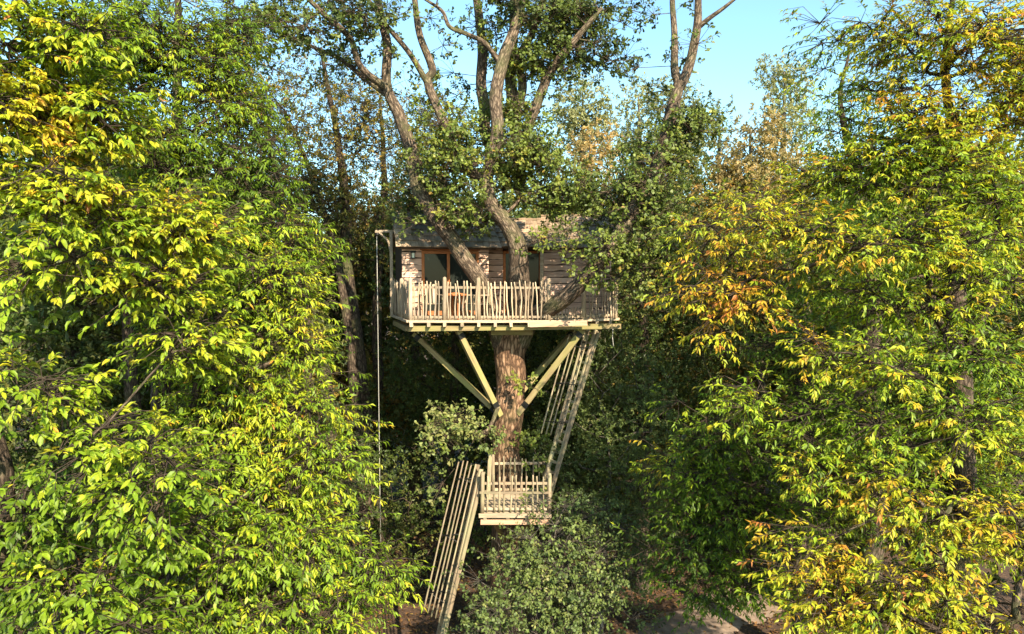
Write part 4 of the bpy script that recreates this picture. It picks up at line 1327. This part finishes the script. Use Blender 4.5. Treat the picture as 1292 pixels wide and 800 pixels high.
# the recessed middle with the entrance
PM = wing_frame((-.72, 20.25), 0)
wm = slab('front_wall', PM, [(0, .03, DZ + .02), (1.62, .03, DZ + .02), (1.62, .03, EAVE), (0, .03, EAVE)], M['darkwood'], house, .06)
clad(wm, PM, 0, .45, DZ + .03, EAVE - .06, 0, seed=4)
edoor = empty_part('entrance_door', house, PM(1.1, 0, DZ))
for a in (.50, 1.02, 1.55):
    beam('frame', PM(a, -.01, DZ + .03), PM(a, -.01, DZ + 1.86), .07, .07, M['frame'], edoor)
beam('frame', PM(.46, -.016, DZ + 1.84), PM(1.59, -.016, DZ + 1.84), .07, .07, M['frame'], edoor)
for a0, a1 in ((.53, .99), (1.05, 1.52)):
    slab('pane', PM, [(a0, -.005, DZ + .10), (a1, -.005, DZ + .10), (a1, -.005, DZ + 1.81), (a0, -.005, DZ + 1.81)], M['glass'], edoor, .012)
rm = empty_part('roof', house, PM(.8, .5, RIDGE))
roof(PM, 0, -.02, 1.70, -.62, .50, EAVE - .05, RIDGE - .16, rm, 13)

# hoist arm on the left corner post
hoist = empty_part('hoist', house, (-3.46, 19.75, DZ))
hp = np.array([-3.47, 19.7])
beam('hoist_post', (hp[0], hp[1], DZ), (hp[0], hp[1], DZ + 2.38), .085, .085, M['stick'], hoist)
beam('hoist_arm', (hp[0] + .12, hp[1], DZ + 2.42), (hp[0] - .46, hp[1], DZ + 2.42), .07, .075, M['stick'], hoist)
kb = Tubes()
kb.add(smooth_line([(hp[0] - .02, hp[1] - .01, DZ + 1.85), (hp[0] - .10, hp[1] - .01, DZ + 2.15), (hp[0] - .34, hp[1] - .01, DZ + 2.38)], 5), .032, 7, 0, 1)
link('knee_brace', kb.mesh('knee_brace', M['stick'], (hp[0], hp[1], DZ)), hoist, (hp[0], hp[1], DZ))
pl = Tubes().add([(hp[0] - .40, hp[1] - .03, DZ + 2.33), (hp[0] - .40, hp[1] + .03, DZ + 2.33)], .05, 14)
link('pulley', pl.mesh('pulley', M['metal'], (hp[0] - .4, hp[1], DZ + 2.33)), hoist, (hp[0] - .4, hp[1], DZ + 2.33))
rp = Tubes()
for dx, sw in ((-.005, .004),):
    rp.add([(hp[0] - .41 + dx, hp[1], DZ + 2.33), (hp[0] - .41 + dx + sw, hp[1], DZ - .5), (hp[0] - .405 + dx * .4, hp[1], 4.6), (hp[0] - .40, hp[1], 3.2)], .0085, 6)
ro = link('hoist_rope', rp.mesh('hoist_rope', M['rope'], (hp[0] - .4, hp[1], 3.2)), None, (hp[0] - .4, hp[1], 3.2))
tag(ro, 'long thin pale rope hanging from the hoist arm into the undergrowth', 'rope')
# short rope under the deck on the right
rs = Tubes().add([(2.72, 18.3, DZ - .16), (2.70, 18.3, DZ - .5), (2.73, 18.28, DZ - .75)], .012, 6)
ro = link('rope_end', rs.mesh('rope_end', M['rope'], (2.72, 18.3, DZ - .75)), None, (2.72, 18.3, DZ - .75))
tag(ro, 'short brown rope end dangling under the deck edge beside the upper ladder', 'rope')


# ------------------------------------------------------------------ furniture on the deck
def chair(x, y, rz, label):
    t = thing('garden_chair', label, 'chair', (x, y, DZ), 'rustic chairs on the deck')
    c, s = math.cos(rz), math.sin(rz)

    def W(a, b, z):
        return (x + a * c - b * s, y + a * s + b * c, DZ + z)
    for a in (-.24, .24):
        beam('leg', W(a, -.22, 0), W(a, -.2, .62), .04, .04, M['pole'], t)
        beam('leg', W(a, .26, 0), W(a, .3, .95), .04, .04, M['pole'], t)
        beam('armrest', W(a, -.26, .63), W(a, .3, .64), .06, .03, M['stick'], t)
    for k in range(5):
        beam('seat_slat', W(-.26, -.22 + k * .105, .42 - k * .008), W(.26, -.22 + k * .105, .42 - k * .008), .085, .022, M['stick'], t)
    for k in range(4):
        beam('back_slat', W(-.16 + k * .107, .25, .42), W(-.16 + k * .107, .31, .92), .07, .02, M['stick'], t)
    return t


chair(-2.12, 17.95, R(25), 'rustic wooden armchair behind the railing in front of the glazed door')
chair(-.95, 18.0, R(-60), 'rustic wooden armchair beside the round table nearer the oak trunk')
t = thing('round_table', 'small orange brown wooden table on the deck between the chairs', 'table', (-1.5, 17.95, DZ))
top_ = Tubes().add([(0, 0, .62), (0, 0, .66)], .34, 20)
link('table_top', top_.mesh('table_top', M['frame']), t, (-1.5, 17.95, DZ))
for k in range(4):
    a = k * 1.57 + .4
    beam('leg', (-1.5 + .26 * math.cos(a), 17.95 + .26 * math.sin(a), DZ), (-1.5 + .18 * math.cos(a), 17.95 + .18 * math.sin(a), DZ + .63), .045, .045, M['frame'], t)


# ------------------------------------------------------------------ lower landing
LZ = 5.32
land = thing('landing', 'small wooden landing with picket rails halfway up the oak trunk', 'platform', (.1, 16.95, LZ))
lrng = random.Random(9)
fl = empty_part('floor', land, (.1, 16.95, LZ))
yy = 16.24
while yy < 17.9:
    link('floor_board', box_mesh('floor_board', 1.66, .118, .034, M['deckwood'], .004, lrng), fl, (.09, yy, LZ - .017))
    yy += .126
beam('edge_board', (-.80, 16.14, LZ - .05), (.95, 16.14, LZ - .05), .035, .10, M['stick'], fl)
beam('beam', (-.76, 16.22, LZ - .23), (.92, 16.22, LZ - .23), .07, .12, M['red_board'], fl)
beam('beam', (-.70, 17.6, LZ - .23), (.86, 17.6, LZ - .23), .07, .12, M['timber'], fl)
for x in (-.65, -.1, .35, .8):
    beam('joist', (x, 16.16, LZ - .10), (x, 18.2, LZ - .10), .075, .11, M['stick'], fl)
beam('brace', (-.45, 16.5, LZ - .28), (-.2, 18.2, LZ - 1.5), .10, .10, M['timber'], land)
beam('brace', (.55, 16.5, LZ - .28), (.0, 18.2, LZ - 1.5), .10, .10, M['timber'], land)
pk = [stick_mesh(1, .024, 130 + k, 'pole', .006) for k in range(6)]
pst2 = [post_mesh(1.0, .05, 160 + k, 'pole') for k in range(2)]
rl_ = empty_part('railing', land, (.1, 16.95, LZ))
rail_run(rl_, (-.72, 16.2), (.90, 16.2), LZ, .88, (0, 1), gap=.135, stk=pk, pst=pst2, post_h=.98, low=.08, rtop=.16, g=lrng)
beam('rail', (-.78, 16.17, LZ + .50), (.96, 16.17, LZ + .50), .03, .055, M['pole'], rl_)
rail_run(rl_, (-.50, 17.75), (.84, 17.75), LZ, .92, (0, 1), gap=.135, stk=pk, pst=pst2, post_h=1.0, low=.08, rtop=.14, g=lrng)
rail_run(rl_, (.90, 16.22), (.90, 17.0), LZ, .9, (1,), gap=.135, stk=pk, pst=pst2, post_h=.98, low=.08, rtop=.16, g=lrng)
beam('gate_post', (-.62, 17.35, LZ - .1), (-.56, 17.35, LZ + 1.15), .15, .10, M['pole'], rl_)


# ------------------------------------------------------------------ ladders with pole guards
def ladder(name, label, p, q, wdir, n, guards, glo, ghi):
    """p, q: foot and head of the near stile; wdir: from near to far stile; guards: offsets of the guard poles"""
    p, q, wdir = np.array(p, float), np.array(q, float), np.array(wdir, float)
    t = thing(name, label, 'ladder', p, 'ladders of the tree house')
    d = (q - p)
    ln = np.linalg.norm(d)
    dn = d / ln
    for k, o_ in enumerate((0, 1)):
        beam('stile', p + wdir * o_, q + wdir * o_, .05, .11, M['pole'], t)
    beam('stile', p + np.array([.06, -.05, .25]), q + np.array([.06, -.05, -.05]), .045, .09, M['pole'], t)
    for k in range(n):
        c = p + d * ((k + .6) / n)
        beam('rung', c - wdir * .06, c + wdir * 1.06, .045, .06, M['pole'], t)
    for k, g_ in enumerate(guards):
        g_ = np.array(g_)
        a, b = p + d * glo[k] + g_, p + d * ghi[k] + g_
        m_ = (a + b) / 2 + np.array([lrng.uniform(-.02, .02), lrng.uniform(-.02, .02), 0])
        tb = Tubes().add(smooth_line([a, m_, b], 5), np.linspace(.022, .018, 11), 7, .06, k)
        link('guard_pole', tb.mesh('guard_pole', M['pole'], p), t, p)
    for f in (.12, .5, .88):
        pts = []
        for k in range(len(guards)):
            pts.append(p + d * (glo[k] + (ghi[k] - glo[k]) * f) + np.array(guards[k]))
        pts.append(p + d * np.mean([glo[-1] + (ghi[-1] - glo[-1]) * f]))
        tb = Tubes().add(np.array(pts), .012, 6)
        link('tie_bar', tb.mesh('tie_bar', M['metal'], p), t, p)
    return t


# upper ladder
p_, q_ = np.array(at(692, 640, 17.0)), np.array(at(752, 416, 17.9))
p_[2] = LZ + .02
gu = [(-.15 - .125 * k, .10 + .02 * k, 0) for k in range(5)]
ladder('ladder', 'upper ladder with slatted pole guard between landing and deck', p_, q_, (-.20, .34, .0), 17, gu, [.36 + .004 * k for k in range(6)], [1.0, .995, .99, .98, .97, .96])
# lower ladder
q2 = np.array(at(607, 592, 16.5))
g2 = np.array(at(560, 795, 15.9))
dd = g2 - q2
p2 = q2 + dd * ((q2[2] + .06) / (q2[2] - g2[2]))
gl = [(-.16 - .108 * k, .0 + .06 * (k % 2), .0) for k in range(5)]
ladder('ladder', 'lower ladder with slatted pole guard rising from the ground to the landing', p2, q2, (-.10, .42, 0), 22, gl, [.44 + .01 * k for k in range(6)], [1.02, 1.02, 1.03, 1.03, 1.03, 1.03])

#@@END
# ------------------------------------------------------------------ fallen leaves
rng = np.random.default_rng(77)
n = 26000
X = rng.uniform(-9, 14, n)
Y = rng.uniform(14, 34, n)
dens = vnoise(np.stack([X * .7, Y * .7, 0 * X], -1), 21)
dp = np.min(np.hypot(X[:, None] - pc[None, :, 0], Y[:, None] - pc[None, :, 1]), axis=1)
ok = (rng.uniform(size=n) < .35 + dens) & ((dp > 1.15) | (rng.uniform(size=n) < .25 * dp))
X, Y, dp = X[ok], Y[ok], dp[ok]
n = len(X)
T = norm(np.stack([rng.normal(size=n), rng.normal(size=n), rng.normal(size=n) * .2], -1))
N = np.array([0, 0, 1.0]) + rng.normal(size=(n, 3)) * .3
N = norm(N - T * (N * T).sum(1, keepdims=True))
Ln = rng.uniform(.09, .17, n)
Pz = np.where(dp < 1.2, .008, -.02 + .0 * X)
col = palette([(0, (.05, .028, .015)), (.5, (.14, .07, .03)), (.85, (.26, .14, .05)), (1, (.36, .24, .06))], rng.uniform(0, 1, n))
o = link('fallen_leaves', leaf_mesh('fallen_leaves', (np.stack([X, Y, Pz], -1), T, N, Ln, Ln * .5, col), 'fold', M['leaf_far'], (0, 0, 0)))
o['kind'] = 'stuff'
tag(o, 'brown and yellow fallen leaves strewn over the woodland floor', 'leaf litter')
for s_ in STAT:
    print('TREE', s_)
print('LEAF TRIS', sum(s[3] for s in STAT), 'ALL', sum(len(m_.polygons) for m_ in bpy.data.meshes))
